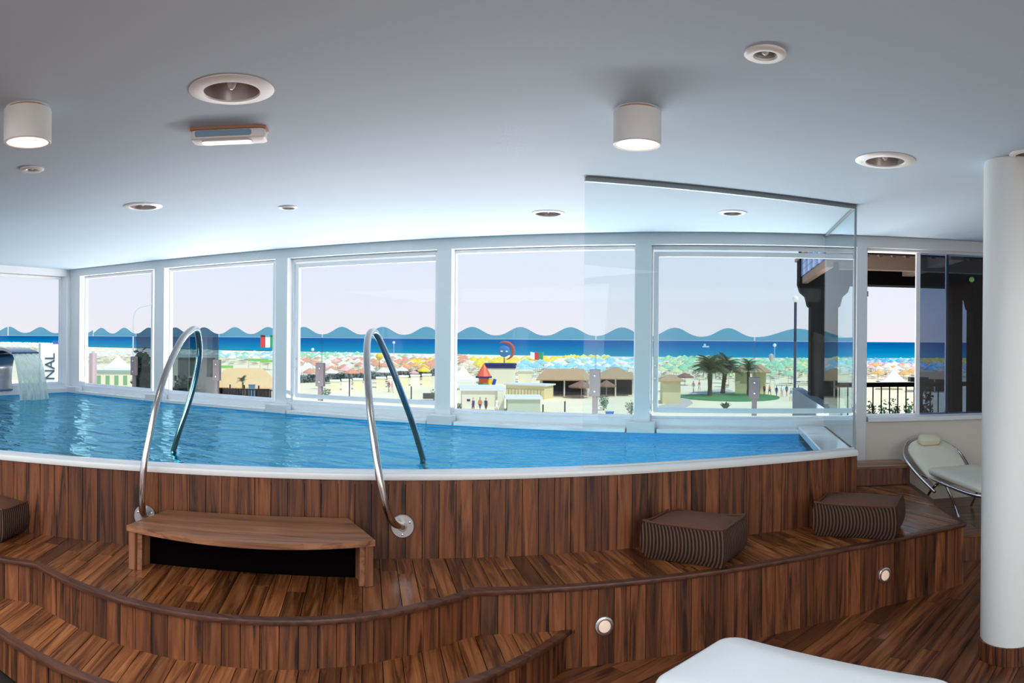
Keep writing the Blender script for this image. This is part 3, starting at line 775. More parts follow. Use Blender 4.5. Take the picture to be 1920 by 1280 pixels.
# recliner in the foreground, laid flat: only its foot pad is in view
ax = Vector((.83, -.56, 0)).normalized(); rz = math.atan2(ax.y, ax.x)
p2 = at(1357, 1189, z=.5)
fo = tag(empty('folding_recliner', (0, 0, 0), 0), 'white padded recliner foot section in the foreground, cut off by the lower frame edge', 'recliner')
lat = Vector((-ax.y, ax.x, 0))
LW = .52
org = Vector((-.10, 2.725, 0))
corner = org
place(fo, (corner.x, corner.y, 0), rz)
L1 = .98
pad('foot_pad', rrect(L1, LW, .075), .05, Matrix.Translation((L1 / 2, 0, .445)), WHITEU, fo)
pad('back_pad', rrect(.85, LW, .075), .05, Matrix.Translation((L1 + .45, 0, .445)), WHITEU, fo)
fs = MB(); ry = LW / 2 - .02
fs.tube(smooth_path([(.14, ry, .425), (.05, ry - .06, .425), (.03, 0, .425), (.05, -ry + .06, .425), (.14, -ry, .425), (1.0, -ry, .425), (1.75, -ry, .425), (1.82, 0, .425), (1.75, ry, .425), (1.0, ry, .425), (.14, ry, .425)], 6), .014, 10)
fs.build('seat_frame', STEEL2, fo, smooth=True, world=False)
for a in (.35, 1.4):
    for sy in (-1, 1): MB().tube([(a, sy * ry, .42), (a - .08 if a < 1 else a + .08, sy * ry, .012)], .012, 8).build('leg', STEEL2, fo, smooth=True, world=False)

# ------------------------------------------------------------------ ceiling fittings
LAMPW = mat('lamp_white', (.86, .87, .85), .4)
LENS = mat('lit_lamp_lens', (1, .95, .9), .4, emis=(1, .86, .80), es=1.05)
def canister(px, py, label):
    c = at(px, py, z=CH)
    r = tag(empty('ceiling_lamp', (c.x, c.y, CH)), label, 'lamp', 'cylindrical surface lamps on the ceiling')
    MB().lathe([(.085, -.004), (.085, -.0005), (.05, -.0005)], 40, (c.x, c.y, CH)).build('ceiling_rose', mat('bronze_trim', (.45, .22, .12), .5), r, smooth=True)
    MB().lathe([(.09, -.01), (.103, -.012), (.104, -.02), (.104, -.150), (.100, -.153), (.092, -.152), (.09, -.13), (.09, -.012)], 48, (c.x, c.y, CH), closed_ends=False).build('lamp_body', LAMPW, r, smooth=True)
    MB().lathe([(.091, -.148), (.091, -.142)], 40, (c.x, c.y, CH)).build('lamp_lens', LENS, r, smooth=True)
    l = bpy.data.lights.new('lamp_glow', 'SPOT'); l.energy = 18; l.spot_size = 2.2; l.spot_blend = 1; l.color = (1, .85, .72); l.shadow_soft_size = .08
    o = bpy.data.objects.new('lamp_glow', l); COL.objects.link(o); o.location = (c.x, c.y, CH - .17)
canister(52, 202, 'white cylindrical ceiling lamp at the left frame edge, lit')
canister(1195, 206, 'white cylindrical ceiling lamp above the glass screen end, lit')
REF = mat('downlight_reflector', (.36, .31, .30), .3, .4)
BULB = mat('bulb_glass', (.75, .78, .8), .15)
def downlight(px, py, r_o, r_i, label, depth=.10):
    c = at(px, py, z=CH); z = CH
    r = tag(empty('recessed_downlight', (c.x, c.y, CH)), label, 'downlight', 'recessed downlights in the ceiling')
    M_ = (c.x, c.y, z)
    MB().lathe([(r_o, -.0005), (r_o, -.004), (r_o * .9, -.010), (r_i + .004, -.012), (r_i, -.006)], 48, M_, closed_ends=False).build('trim_ring', LAMPW, r, smooth=True)
    MB().lathe([(r_i, -.006), (r_i * .93, .03), (r_i * .78, depth * .7), (r_i * .5, depth), (.01, depth + .002)], 48, M_, closed_ends=False).build('reflector', REF, r, smooth=True)
    MB().lathe([(.006, -.0), (.014, .008), (.022, .03), (.026, .055), (.018, .075), (.018, depth)], 20, M_).build('bulb', BULB, r, smooth=True)
    return (c.x, c.y, r_i)
holes = []
holes.append(downlight(434, 168, .172, .112, 'large recessed downlight above the emergency light box, nearest in view'))
holes.append(downlight(1660, 300, .165, .105, 'large recessed downlight between the column and the glass screen'))
holes.append(downlight(268, 386, .150, .10, 'recessed downlight far left, above the left handrail'))
holes.append(downlight(1028, 399, .130, .10, 'recessed downlight just left of the glass screen edge'))
holes.append(downlight(1374, 398, .110, .07, 'faint recessed downlight seen through the glass screen'))
holes.append(downlight(540, 388, .075, .05, 'small recessed downlight above the third window'))
holes.append(downlight(1935, 290, .12, .085, 'recessed downlight cut off by the right frame edge beyond the column top'))
def spotlight(px, py, ro, label):
    c = at(px, py, z=CH); M_ = (c.x, c.y, CH)
    r = tag(empty('ceiling_spotlight', (c.x, c.y, CH)), label, 'spotlight', 'small round spotlights in the ceiling')
    MB().lathe([(ro, -.0005), (ro, -.008), (ro * .85, -.014), (ro * .58, -.012), (ro * .55, -.004)], 40, M_, closed_ends=False).build('trim_ring', LAMPW, r, smooth=True)
    MB().lathe([(ro * .56, -.004), (ro * .5, .004), (ro * .2, .01), (.002, .01)], 32, M_, closed_ends=False).build('reflector', mat('grey_reflector', (.35, .40, .46), .3, .6), r, smooth=True)
    MB().lathe([(.004, -.008), (.012, -.002), (.015, .008)], 16, M_).build('bulb', BULB, r, smooth=True)
    return (c.x, c.y, ro * .55)
holes.append(spotlight(1435, 99, .073, 'small white round spotlight at the upper right of the ceiling'))
holes.append(spotlight(60, 316, .072, 'small white round spotlight below the left cylindrical lamp'))
# openings cut into the ceiling for the recessed fittings
ceil_o = bpy.data.objects['ceiling']
cut = MB()
for x, y, r_ in holes: cut.lathe([(r_ + .003, -.05), (r_ + .003, .13)], 32, (x, y, CH))
cme = cut.mesh('cutter', CEIL); cob = bpy.data.objects.new('cutter', cme); COL.objects.link(cob)
md = ceil_o.modifiers.new('cut', 'BOOLEAN'); md.object = cob; md.operation = 'DIFFERENCE'; md.solver = 'EXACT'
dg = bpy.context.evaluated_depsgraph_get(); nm = bpy.data.meshes.new_from_object(ceil_o.evaluated_get(dg)); ceil_o.modifiers.clear(); ceil_o.data = nm
bpy.data.objects.remove(cob)
# emergency light
c = at(430, 243, z=CH)
em = tag(empty('emergency_light', (c.x, c.y, CH), .52), 'white oblong emergency light box on the ceiling', 'emergency light')
MB().prism(rrect(.37, .13, .03), -.012, -.0005).build('mounting_plate', mat('bronze_trim', (0, 0, 0)), em, world=False)
mb = MB(); mb.prism(rrect(.36, .125, .03), -.055, -.012); mb.build('housing', LAMPW, em, smooth=True, bevel=.008, world=False)
MB().prism(rrect(.27, .03, .01), -.006, .006, Matrix.Translation((-.02, -.058, -.032)) @ Matrix.Rotation(PI / 2, 4, 'X')).build('tube_cover', mat('blue_grey_diffuser', (.25, .42, .55), .2), em, world=False)
MB().prism(rrect(.24, .07, .02), -.062, -.053, Matrix.Translation((-.01, 0, 0))).build('diffuser', mat('pale_diffuser', (.62, .68, .72), .3), em, world=False)
#@@EXTERIOR
# ================================================================== outside
GZ = -6.3
def g(x, y): return at(x, y, z=GZ)
def dist(p): return math.hypot(p.x, p.y)
def proj(P):
    """photograph pixel of a world point"""
    x, y, z = P[0], P[1], P[2] - CZ
    a = x * math.cos(YAW) - y * math.sin(YAW); b = x * math.sin(YAW) + y * math.cos(YAW)
    X = a * math.cos(ROLL) - z * math.sin(ROLL); Z = a * math.sin(ROLL) + z * math.cos(ROLL)
    return 960 + F * math.atan2(X, b), YC - F * Z / math.hypot(X, b)
def face_rz(p): return math.atan2(p.y, p.x) - PI / 2        # local +Y points away from the viewer

# sand, sea
SAND = mat('beach_sand', (.92, .79, .50), .9, noise=.12, nscale=.15, bump=.3)
gr = MB(); gr.box(-900, 500, 12, 322, GZ - 2, GZ); gr.box(-900, -240, 322, 420, GZ - 2, GZ)
tag(gr.build('beach_ground', SAND), kind='structure')
sm_ = bpy.data.materials.new('sea_water'); sm_.use_nodes = True
n = sm_.node_tree.nodes; l = sm_.node_tree.links; b = n['Principled BSDF']
t = n.new('ShaderNodeTexCoord'); s = n.new('ShaderNodeSeparateXYZ'); l.new(t.outputs['Object'], s.inputs[0])
mr = n.new('ShaderNodeMapRange'); mr.inputs['From Min'].default_value = 320; mr.inputs['From Max'].default_value = 1500
cr = n.new('ShaderNodeValToRGB'); l.new(s.outputs['Y'], mr.inputs['Value']); l.new(mr.outputs[0], cr.inputs[0])
e = cr.color_ramp.elements; e[0].color = (.012, .34, .46, 1); e[1].color = (.0, .13, .34, 1); q = e.new(.12); q.color = (.001, .24, .42, 1); q = e.new(.45); q.color = (.0, .165, .37, 1)
nz = n.new('ShaderNodeTexNoise'); nz.inputs['Scale'].default_value = .02; mp = n.new('ShaderNodeMapping'); mp.inputs['Scale'].default_value = (.25, 1.6, 1)
l.new(t.outputs['Object'], mp.inputs[0]); l.new(mp.outputs[0], nz.inputs['Vector']); nz.inputs['Detail'].default_value = 6
mx = n.new('ShaderNodeMix'); mx.data_type = 'RGBA'; mx.blend_type = 'MULTIPLY'; mx.inputs[0].default_value = .35
l.new(cr.outputs[0], mx.inputs[6]); l.new(nz.outputs['Fac'], mx.inputs[7]); l.new(mx.outputs[2], b.inputs['Base Color'])
b.inputs['Roughness'].default_value = .75; b.inputs['Specular IOR Level'].default_value = 0
sea = MB(); sea.face([(-12000, 322, GZ + .3), (12000, 322, GZ + .3), (12000, 12000, GZ + .3), (-12000, 12000, GZ + .3)])
tag(sea.build('sea', sm_), 'deep blue sea reaching to the horizon behind the beach', 'sea', kind='stuff')

# our terrace with its wavy windbreak
TERR = mat('grey_terrace_paint', (.22, .22, .22), .6)
tag(MB().box(-10.2, 4.2, 6.8, 8.25, -.35, -.05).box(-10.2, 4.2, 8.12, 8.25, -.05, .62).box(-10.2, -9.9, 3, 8.25, -.35, .62).box(-10.2, XL - .3, 3, 6.8, -.35, -.05).build('terrace', TERR), kind='structure')
BRK = mat('grey_bracket', (.10, .09, .095), .5, noise=.05)
def wave_prism(mb, u0, u1, zb, per, ph, zt=1.852, zl=1.752, M=None, th=.006):
    N = max(8, int((u1 - u0) / .04)); up = []
    for i in range(N + 1):
        u = u0 + (u1 - u0) * i / N; c = .5 + .5 * math.cos(2 * PI * (u - ph) / per)
        up.append((u, zl + (zt - zl) * (c ** 1.25)))
    for i in range(N):
        (a, za), (b_, zb_) = up[i], up[i + 1]
        p = [Vector(q) for q in ((a, -th / 2, zb), (b_, -th / 2, zb), (b_, th / 2, zb), (a, th / 2, zb), (a, -th / 2, za), (b_, -th / 2, zb_), (b_, th / 2, zb_), (a, th / 2, za))]
        v = [mb.b.verts.new(M @ q if M else q) for q in p]
        mb.b.faces.new((v[0], v[1], v[5], v[4]))
    return mb
def wpanel(u0, u1, per, ph, M, label, dark=False, brk=True):
    e_ = tag(empty('glass_windbreak', M @ Vector(((u0 + u1) / 2, 0, .6))), label, 'glass panel', 'wavy glass windbreak panels on the terrace')
    g_ = MB(); v = [M @ Vector(q) for q in ((u0 + .01, 0, .64), (u1 - .01, 0, .64), (u1 - .01, 0, 1.708), (u0 + .01, 0, 1.708))]; g_.face(v)
    g_.build('glass_pane', BALD if dark else BALU, e_)
    wave_prism(MB(), u0 + .01, u1 - .01, 1.708, per, ph, M=M).build('wavy_top', WAVED if dark else WAVE, e_)
    return e_
MS = Matrix.Translation((0, 8.0, 0))
bx0 = .41; names = ['behind the fifth window', 'behind the fourth window', 'between the third and fourth windows', 'behind the third window', 'behind the second window, clear', 'with dark glass across the second pillar', 'behind the first window, clear']
xs = [bx0 - 1.81 * i for i in range(6)] + [-9.77]
wpanel(.41, 1.6, 1.0, .905, MS, 'wavy-topped glass windbreak panel with one wide wave at the screen end')
labs = ['wavy-topped glass windbreak panel spanning the fourth pillar to the fifth window bracket', 'wavy-topped glass windbreak panel left of the bracket in the fourth window',
        'wavy-topped glass windbreak panel in the right half of the third window', 'wavy-topped glass windbreak panel in the right half of the second window',
        'dark grey wavy windbreak panel seen either side of the second pillar', 'wavy-topped glass windbreak panel seen in the middle of the first window']
for i in range(6):
    a, b_ = xs[i + 1], xs[i]
    wpanel(a, b_, .6033, .41 - .30, MS, labs[i], dark=(i == 4))
MWL = Matrix(((0, -1, 0, -9.77), (1, 0, 0, 0), (0, 0, 1, 0), (0, 0, 0, 1)))
wpanel(6.2, 8.0, .63, 6.22, MWL, 'wavy-topped glass windbreak panel in the right half of the far left window')
wpanel(4.3, 6.2, .63, 6.22, MWL, 'wavy-topped glass windbreak panel at the left edge of the far left window')
for i, lb in ((0, 'grey steel windbreak bracket in the fifth window'), (1, 'grey steel windbreak bracket in the fourth window'), (3, 'grey steel windbreak bracket at the left of the third window'), (4, 'pale steel windbreak bracket beside the dark glass panel'), (5, 'grey steel windbreak bracket in the first window')):
    x = xs[i]; k = tag(empty('windbreak_bracket', (x, 7.97, .6)), lb, 'bracket', 'windbreak brackets')
    MB().box(x - .062, x + .062, 7.93, 7.985, 1.06, 1.37 if i else 1.30).build('clamp_plate', BRK, k, bevel=.006)
    MB().box(x - .028, x + .028, 7.94, 7.98, .62, 1.06).build('post', BRK, k)
    MB().box(x - .012, x + .012, 7.985, 7.995, 1.3, 1.75).build('joint_strip', glass_mat('joint_strip', (.75, .85, .9), 1), k)
    for zz in (1.12, 1.3) if i else (1.12, 1.24): MB().lathe([(.012, 0), (.012, .008), (.006, .012)], 10, (x, 7.93, zz), Matrix.Rotation(PI / 2, 4, 'X')).build('bolt', CHROME, k)
cpm = mat('pinkish_post_paint', (.62, .48, .46), .6)
tag(MB().box(-9.82, -9.72, 7.95, 8.05, .62, 1.40).lathe([(.03, 1.40), (.02, 1.44)], 10, (-9.77, 8.0, 0)).build('corner_post', cpm), 'pinkish corner post of the windbreak in the first window', 'post')

# neighbouring porch on the right
DARK = mat('dark_backlit_timber', (.004, .003, .003), .8, noise=.3, spec=.05)  # dark brown timber taken near black; backlit shade is in the colour
SOFF = mat('brown_soffit', (.30, .20, .15), .8, noise=.08)
po = tag(empty('porch', (2.8, 9, .0)), 'dark timber porch with tiled roof edge beyond the right windows', 'porch')
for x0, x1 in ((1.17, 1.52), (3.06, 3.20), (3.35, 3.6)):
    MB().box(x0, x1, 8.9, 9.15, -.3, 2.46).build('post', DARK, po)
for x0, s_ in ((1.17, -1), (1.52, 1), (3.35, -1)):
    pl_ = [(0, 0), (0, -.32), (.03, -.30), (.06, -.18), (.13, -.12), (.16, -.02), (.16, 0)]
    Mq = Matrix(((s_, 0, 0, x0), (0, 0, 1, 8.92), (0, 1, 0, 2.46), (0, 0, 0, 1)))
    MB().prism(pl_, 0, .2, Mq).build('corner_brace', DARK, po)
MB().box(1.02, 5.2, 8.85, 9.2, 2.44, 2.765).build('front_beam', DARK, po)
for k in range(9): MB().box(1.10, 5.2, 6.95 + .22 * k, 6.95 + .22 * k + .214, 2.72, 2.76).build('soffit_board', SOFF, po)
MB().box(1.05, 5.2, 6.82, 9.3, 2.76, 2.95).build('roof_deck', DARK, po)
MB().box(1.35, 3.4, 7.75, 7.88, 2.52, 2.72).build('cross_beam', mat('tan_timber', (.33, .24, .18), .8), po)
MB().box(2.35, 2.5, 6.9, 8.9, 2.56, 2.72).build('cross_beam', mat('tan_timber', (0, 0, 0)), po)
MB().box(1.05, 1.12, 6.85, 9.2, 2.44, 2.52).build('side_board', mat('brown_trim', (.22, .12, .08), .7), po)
TB = [mat('blue_tile_%s' % c, v, .3) for c, v in (('dark', (.03, .08, .28)), ('mid', (.10, .22, .52)), ('pale', (.30, .45, .70)))]
k = 0
for r_ in range(3):
    for c_i in range(16):
        y0 = 6.9 + c_i * .145; z0 = 2.525 + r_ * .075
        MB().box(1.035, 1.055, y0, y0 + .138, z0, z0 + .07).build('roof_tile', TB[(c_i * 7 + r_ * 3) % 3], po)
MB().box(1.0, 1.1, 6.85, 9.3, 2.75, 2.79).build('ridge_cap', mat('tan_timber', (0, 0, 0)), po)
for k in range(14): MB().tube([(1.5 + k * .14, 7.02, 2.60), (1.52 + k * .14, 7.3, 2.66)], .03, 6).build('roof_reed', mat('dry_reed', (.16, .12, .10), .9), po)
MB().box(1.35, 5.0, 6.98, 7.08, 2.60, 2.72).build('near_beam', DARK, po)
gl_ = at(1822, 524, Y=8.6); tag(MB().ico(gl_, .035, 2).build('green_lantern', mat('green_lamp', (.3, .5, .1), .4, emis=(.6, 1, .2), es=.8)), 'small green lantern under the dark porch', 'lantern')
st = tag(MB().prism([(6.95, -.3), (10.4, -.3), (10.4, 1.02), (6.95, 1.02)], 1.10, 1.24, Matrix(((0, 0, 1, 0), (1, 0, 0, 0), (0, 1, 0, 0), (0, 0, 0, 1)))).build('parapet_wall', mat('blue_grey_render', (.10, .14, .17), .7)), 'blue-grey parapet wall running outward under the porch', 'wall')
rl = tag(empty('porch_railing', (2.6, 9.25, .0)), 'dark metal porch railing with thin upright balusters', 'railing')
MB().box(1.55, 4.6, 9.25, 9.30, 1.10, 1.16).build('top_rail', DARK, rl)
MB().box(1.55, 4.6, 9.26, 9.29, .42, .46).build('bottom_rail', DARK, rl)
for k in range(26): MB().box(1.6 + k * .115, 1.614 + k * .115, 9.268, 9.282, .45, 1.10).build('baluster', DARK, rl)
tag(MB().box(1.3, 4.7, 8.5, 10.2, -.4, -.02).build('porch_floor', mat('terracotta_floor', (.25, .14, .10), .8)), kind='structure')
tag(MB().box(2.70, 2.80, 9.4, 9.5, -.02, 1.22).box(2.62, 2.88, 9.38, 9.52, 1.16, 1.22).build('sign_post', mat('dark_blue_paint', (.02, .03, .05), .5)), 'dark blue post standing behind the porch railing', 'post')

# ---- foliage helpers
def leaf_mat(name, a, b_):
    m = bpy.data.materials.new(name); m.use_nodes = True; n = m.node_tree.nodes; l = m.node_tree.links; p = n['Principled BSDF']
    t = n.new('ShaderNodeTexCoord'); z = n.new('ShaderNodeTexNoise'); z.inputs['Scale'].default_value = 2.5; l.new(t.outputs['Object'], z.inputs['Vector'])
    mx = n.new('ShaderNodeMix'); mx.data_type = 'RGBA'; mx.inputs[6].default_value = (*a, 1); mx.inputs[7].default_value = (*b_, 1); l.new(z.outputs['Fac'], mx.inputs[0]); l.new(mx.outputs[2], p.inputs['Base Color'])
    p.inputs['Roughness'].default_value = .7; return m
LEAFD = leaf_mat('dark_leaves', (.008, .03, .012), (.03, .10, .03)); LEAFG = leaf_mat('green_leaves', (.02, .09, .03), (.07, .22, .08)); LEAFP = leaf_mat('palm_leaves', (.035, .07, .02), (.20, .24, .09))
BARK = mat('bark', (.12, .08, .05), .9, noise=.3, nscale=6)
def leafball(c, r, sc, n, size, seed):
    rnd = random.Random(seed); mb = MB()
    for i in range(n):
        while True:
            v = Vector((rnd.uniform(-1, 1), rnd.uniform(-1, 1), rnd.uniform(-1, 1)))
            if .25 < v.length < 1: break
        v = v * (.75 + .25 * rnd.random()) * (1 + .25 * math.sin(5 * v.x + seed) * math.cos(4 * v.z + seed))
        p = Vector(c) + Vector((v.x * r * sc[0], v.y * r * sc[1], v.z * r * sc[2]))
        a = Vector((rnd.gauss(0, 1), rnd.gauss(0, 1), rnd.gauss(0, 1))).normalized(); b2 = a.orthogonal().normalized(); s_ = size * rnd.uniform(.6, 1.3)
        mb.face([p - a * s_ * .5, p + b2 * s_ * .3, p + a * s_ * .5, p - b2 * s_ * .3])
    return mb
def bush(px, py, wpx, hpx, label, m=LEAFG, P=None, d=None, cat='bush', n=260, trunk=0, group=None):
    p = P or g(px, py); d = d or dist(p); W = wpx * d / F; H = hpx * d / F
    r = tag(empty('leafy_tree' if trunk else 'bush', (p.x, p.y, p.z)), label, 'tree' if trunk else cat, group)
    leafball((p.x, p.y, p.z + H * (trunk + (1 - trunk) / 2)), .5, (W, W, H * (1 - trunk)), n, max(W, H) * .10, int(px)).build('foliage', m, r)
    MB().tube([(p.x, p.y, p.z - .02), (p.x + W * .03, p.y, p.z + H * .3), (p.x, p.y, p.z + H * .6)], [W * .05, W * .04, W * .02], 7).build('stem', BARK, r)
    return r
def frond_mesh():
    mb = MB(); N = 9; pts = []
    for i in range(N + 1):
        u = i / N; pts.append(Vector((u * .92, 0, .42 * math.sin(u * 2.2) - .45 * u * u)))
    for i in range(N):
        a, b2 = pts[i], pts[i + 1]; w_ = .016 * (1 - i / N) + .004
        mb.face([a + Vector((0, -w_, 0)), b2 + Vector((0, -w_, 0)), b2 + Vector((0, w_, 0)), a + Vector((0, w_, 0))])
        if i > 0:
            for s_ in (-1, 1):
                for f_ in (0, .5):
                    q = a.lerp(b2, f_); L = .30 * math.sin(PI * (.12 + .84 * (i + f_) / N))
                    mb.face([q, q + Vector((.05, 0, 0)), q + Vector((.10, s_ * L, -L * .45)), q + Vector((.0, s_ * .01, 0))])
    return mb.mesh('frond', LEAFP)
FROND = frond_mesh()
def palm(px, py, hpx, crown_px, label, lean=0, n=44):
    p = g(px, py); d = dist(p); H = hpx * d / F; R = crown_px / 2 * d / F
    r = tag(empty('date_palm', (p.x, p.y, p.z)), label, 'palm tree')
    tr = Vector((p.x + lean * H, p.y, p.z + H))
    MB().tube([(p.x, p.y, p.z - .05), (p.x + lean * H * .3, p.y, p.z + H * .4), (tr.x, tr.y, tr.z)], [R * .13, R * .10, R * .12], 9).build('trunk', BARK, r, smooth=True)
    rnd = random.Random(int(px))
    for k in range(n):
        o = link('frond', FROND, r); el = rnd.uniform(-.2, 1.25)
        o.matrix_parent_inverse = WM[r.name].inverted()
        o.matrix_basis = Matrix.Translation(tr) @ Matrix.Rotation(k * 2.4, 4, 'Z') @ Matrix.Rotation(-el, 4, 'Y') @ Matrix.Scale(R * rnd.uniform(.95, 1.25), 4)
    return r

# ---- beach umbrellas
def canopy(mb, c, r, h, seg=8, rim=.12):
    top = mb.b.verts.new((c[0], c[1], c[2] + h)); ring = [mb.b.verts.new((c[0] + r * math.cos(k * 2 * PI / seg), c[1] + r * math.sin(k * 2 * PI / seg), c[2])) for k in range(seg)]
    low = [mb.b.verts.new((v.co.x, v.co.y, v.co.z - rim)) for v in ring] if rim else None
    for k in range(seg):
        f = mb.b.faces.new((top, ring[k], ring[(k + 1) % seg])); f.material_index = mb.slot
        if rim: f = mb.b.faces.new((ring[k], low[k], low[(k + 1) % seg], ring[(k + 1) % seg])); f.material_index = mb.slot
UC = {'white': (.85, .83, .78), 'cream': (.80, .70, .50), 'green': (.34, .64, .36), 'leafgreen': (.22, .55, .12), 'salmon': (.75, .34, .20), 'orange': (.85, .45, .14), 'yellow': (.90, .66, .06),
      'sky': (.32, .64, .80), 'blue': (.12, .42, .70), 'pink': (.85, .50, .45), 'pale': (.66, .72, .34)}
UM = {k: mat('umbrella_' + k, v, .7, noise=.05, nscale=3) for k, v in UC.items()}
POLE = mat('umbrella_pole', (.5, .45, .38), .6)
UME = {}
for k in UC:
    mb = MB(); canopy(mb, (0, 0, 2.0), 1.35, .75); mb.slot = 1; mb.tube([(0, 0, -.02), (0, 0, 2.62)], .04, 5); UME[k] = mb.mesh('beach_umbrella', [UM[k], POLE])
ZN = [ # x0,x1,y0,y1, colours
    (-40, 122, 641, 652, ('white', 'cream', 'white')), (122, 300, 655, 667, ('white', 'white', 'cream')), (300, 404, 655, 664, ('white', 'green')),
    (404, 540, 658, 669, ('white', 'green', 'white', 'sky')), (540, 690, 660, 669, ('green', 'green', 'white')), (690, 830, 664, 668, ('green', 'white')),
    (540, 700, 669, 697, ('salmon', 'salmon', 'pink', 'cream', 'white')), (700, 770, 668, 694, ('salmon', 'salmon', 'orange', 'white')), (770, 832, 670, 690, ('salmon', 'orange', 'yellow', 'salmon')),
    (832, 880, 664, 682, ('salmon', 'salmon', 'cream')), (880, 968, 669, 684, ('yellow',)), (968, 1050, 668, 675, ('yellow', 'yellow', 'pale')), (1050, 1140, 665, 669, ('pale', 'yellow')),
    (968, 1235, 671, 690, ('sky', 'sky', 'sky', 'white')), (1225, 1340, 667, 692, ('green', 'green', 'pale')), (1340, 1548, 671, 700, ('green', 'green', 'green', 'pale')),
    (1546, 1620, 671, 685, ('sky', 'green')), (1610, 1722, 671, 679, ('blue', 'sky', 'blue')), (1610, 1722, 679, 700, ('cream', 'pink', 'white', 'orange')), (1690, 1722, 684, 694, ('blue',)),
    (1722, 1860, 671, 679, ('yellow',)), (1722, 1860, 679, 692, ('blue', 'sky', 'sky'))]
def zone(px, py):
    for z in ZN:
        if z[0] <= px < z[1] and z[2] <= py < z[3]: return z
    return None
rnd = random.Random(99); cands = []
Yk = 105.0
while Yk < 318:
    X = -620 + rnd.uniform(0, 3)
    while X < 190:
        x = X + rnd.uniform(-.5, .5); y = Yk + rnd.uniform(-.5, .5); X += 4.3
        if x < -260 and y < 200: continue
        px, py = proj((x, y, GZ + 2.35))
        if not (-30 < px < 1860): continue
        z = zone(px, py)
        if z is None: continue
        if rnd.random() < .12: continue
        cands.append((math.hypot(x, y), x, y, rnd.choice(z[4]), px))
    Yk += 5.6
ULAB = {'white': 'white beach umbrella in the rows towards the sea, left windows', 'cream': 'cream beach umbrella among the mixed rows on the beach', 'green': 'pale green beach umbrella in the rows beyond the palms',
        'salmon': 'salmon pink beach umbrella in the rows behind the third window', 'orange': 'orange beach umbrella among the salmon ones', 'yellow': 'yellow beach umbrella in the bright yellow rows',
        'sky': 'light blue beach umbrella in the pale blue rows', 'blue': 'blue beach umbrella in the rows seen through the right window', 'pink': 'pink beach umbrella among the mixed rows', 'pale': 'pale yellow-green beach umbrella in the far rows', 'leafgreen': 'leaf green beach umbrella'}
cands = [c for c in cands if not any(a < c[4] < b_ for a, b_ in ((-60, -5), (121, 150), (290, 320), (518, 560), (822, 855), (1193, 1230), (1840, 1900)))] + []
cands.sort()
near = cands[:290]; far = cands[290:]
for d, x, y, c, px in near:
    o = link('beach_umbrella', UME[c]); o.location = (x, y, GZ); o.rotation_euler = (0, 0, rnd.random()); o.scale = (1, 1, rnd.uniform(.93, 1.07))
    tag(o, ULAB[c], 'umbrella', {'sky': 'light blue', 'pale': 'pale yellow-green'}.get(c, c) + ' beach umbrellas')
by = {}
for f_ in far: by.setdefault(f_[3], []).append(f_)
for c, lst in by.items():
    mb = MB()
    for d, x, y, _, px in lst:
        h = rnd.uniform(-.1, .1); canopy(mb, (x, y, GZ + 2.0 + h), 1.35, .7, 7, .10)
    tag(mb.build('far_beach_umbrellas', UM[c]), 'distant rows of %s beach umbrellas near the sea' % {'sky': 'light blue', 'pale': 'pale yellow-green'}.get(c, c), 'umbrellas', kind='stuff')
# sunbeds in the shade between them
SB = mat('sunbed_fabric', (.20, .13, .10), .8, noise=.3); mb = MB()
for d, x, y, c, px in cands:
    if rnd.random() < .75:
        a = rnd.uniform(-1.6, 1.6); mb.box(x + a - .3, x + a + .3, y - 1, y + .9, GZ + .3, GZ + .38)
tag(mb.build('sunbeds', SB), 'rows of sunbeds in the shade of the beach umbrellas', 'sunbeds', kind='stuff')

# ---- buildings
YEL = mat('yellow_render', (.72, .62, .33), .8, noise=.06, nscale=.8); CRM = mat('cream_render', (.78, .74, .58), .8, noise=.05, nscale=.8); GRN = mat('grey_green_render', (.48, .55, .42), .8, noise=.05)
RFW = mat('pale_roof', (.74, .76, .74), .7, noise=.04); THA = mat('thatch', (.50, .33, .17), .95, noise=.25, nscale=5, bump=.6); DKR = mat('dark_interior', (.02, .016, .014), .9)
NAVY = mat('navy_paint', (.008, .012, .12), .5); WHT = mat('tent_canvas', (.88, .88, .86), .7); BROWNC = mat('brown_canvas', (.26, .14, .09), .8)
def frame_at(px, py, zz=GZ, rot=0):
    p = at(px, py, z=zz); rz = face_rz(p) + rot
    return p, Matrix.Translation(p) @ Matrix.Rotation(rz, 4, 'Z'), dist(p) / F
def block(name, px, py, wpx, hpx, depth, m, roof, label, cat, rot=0, over=.25, rth=.18, extra=None):
    """flat-roofed building: front face centred on px, standing at py"""
    p, M, k = frame_at(px, py, rot=rot); W = wpx * k; H = hpx * k
    r = tag(empty(name, p), label, cat)
    MB().box(-W / 2, W / 2, 0, depth, 0, H - rth, M).build('walls', m, r)
    MB().box(-W / 2 - over, W / 2 + over, -over, depth + over, H - rth, H, M).build('roof', roof, r)
    if extra: extra(r, M, W, H, k)
    return r
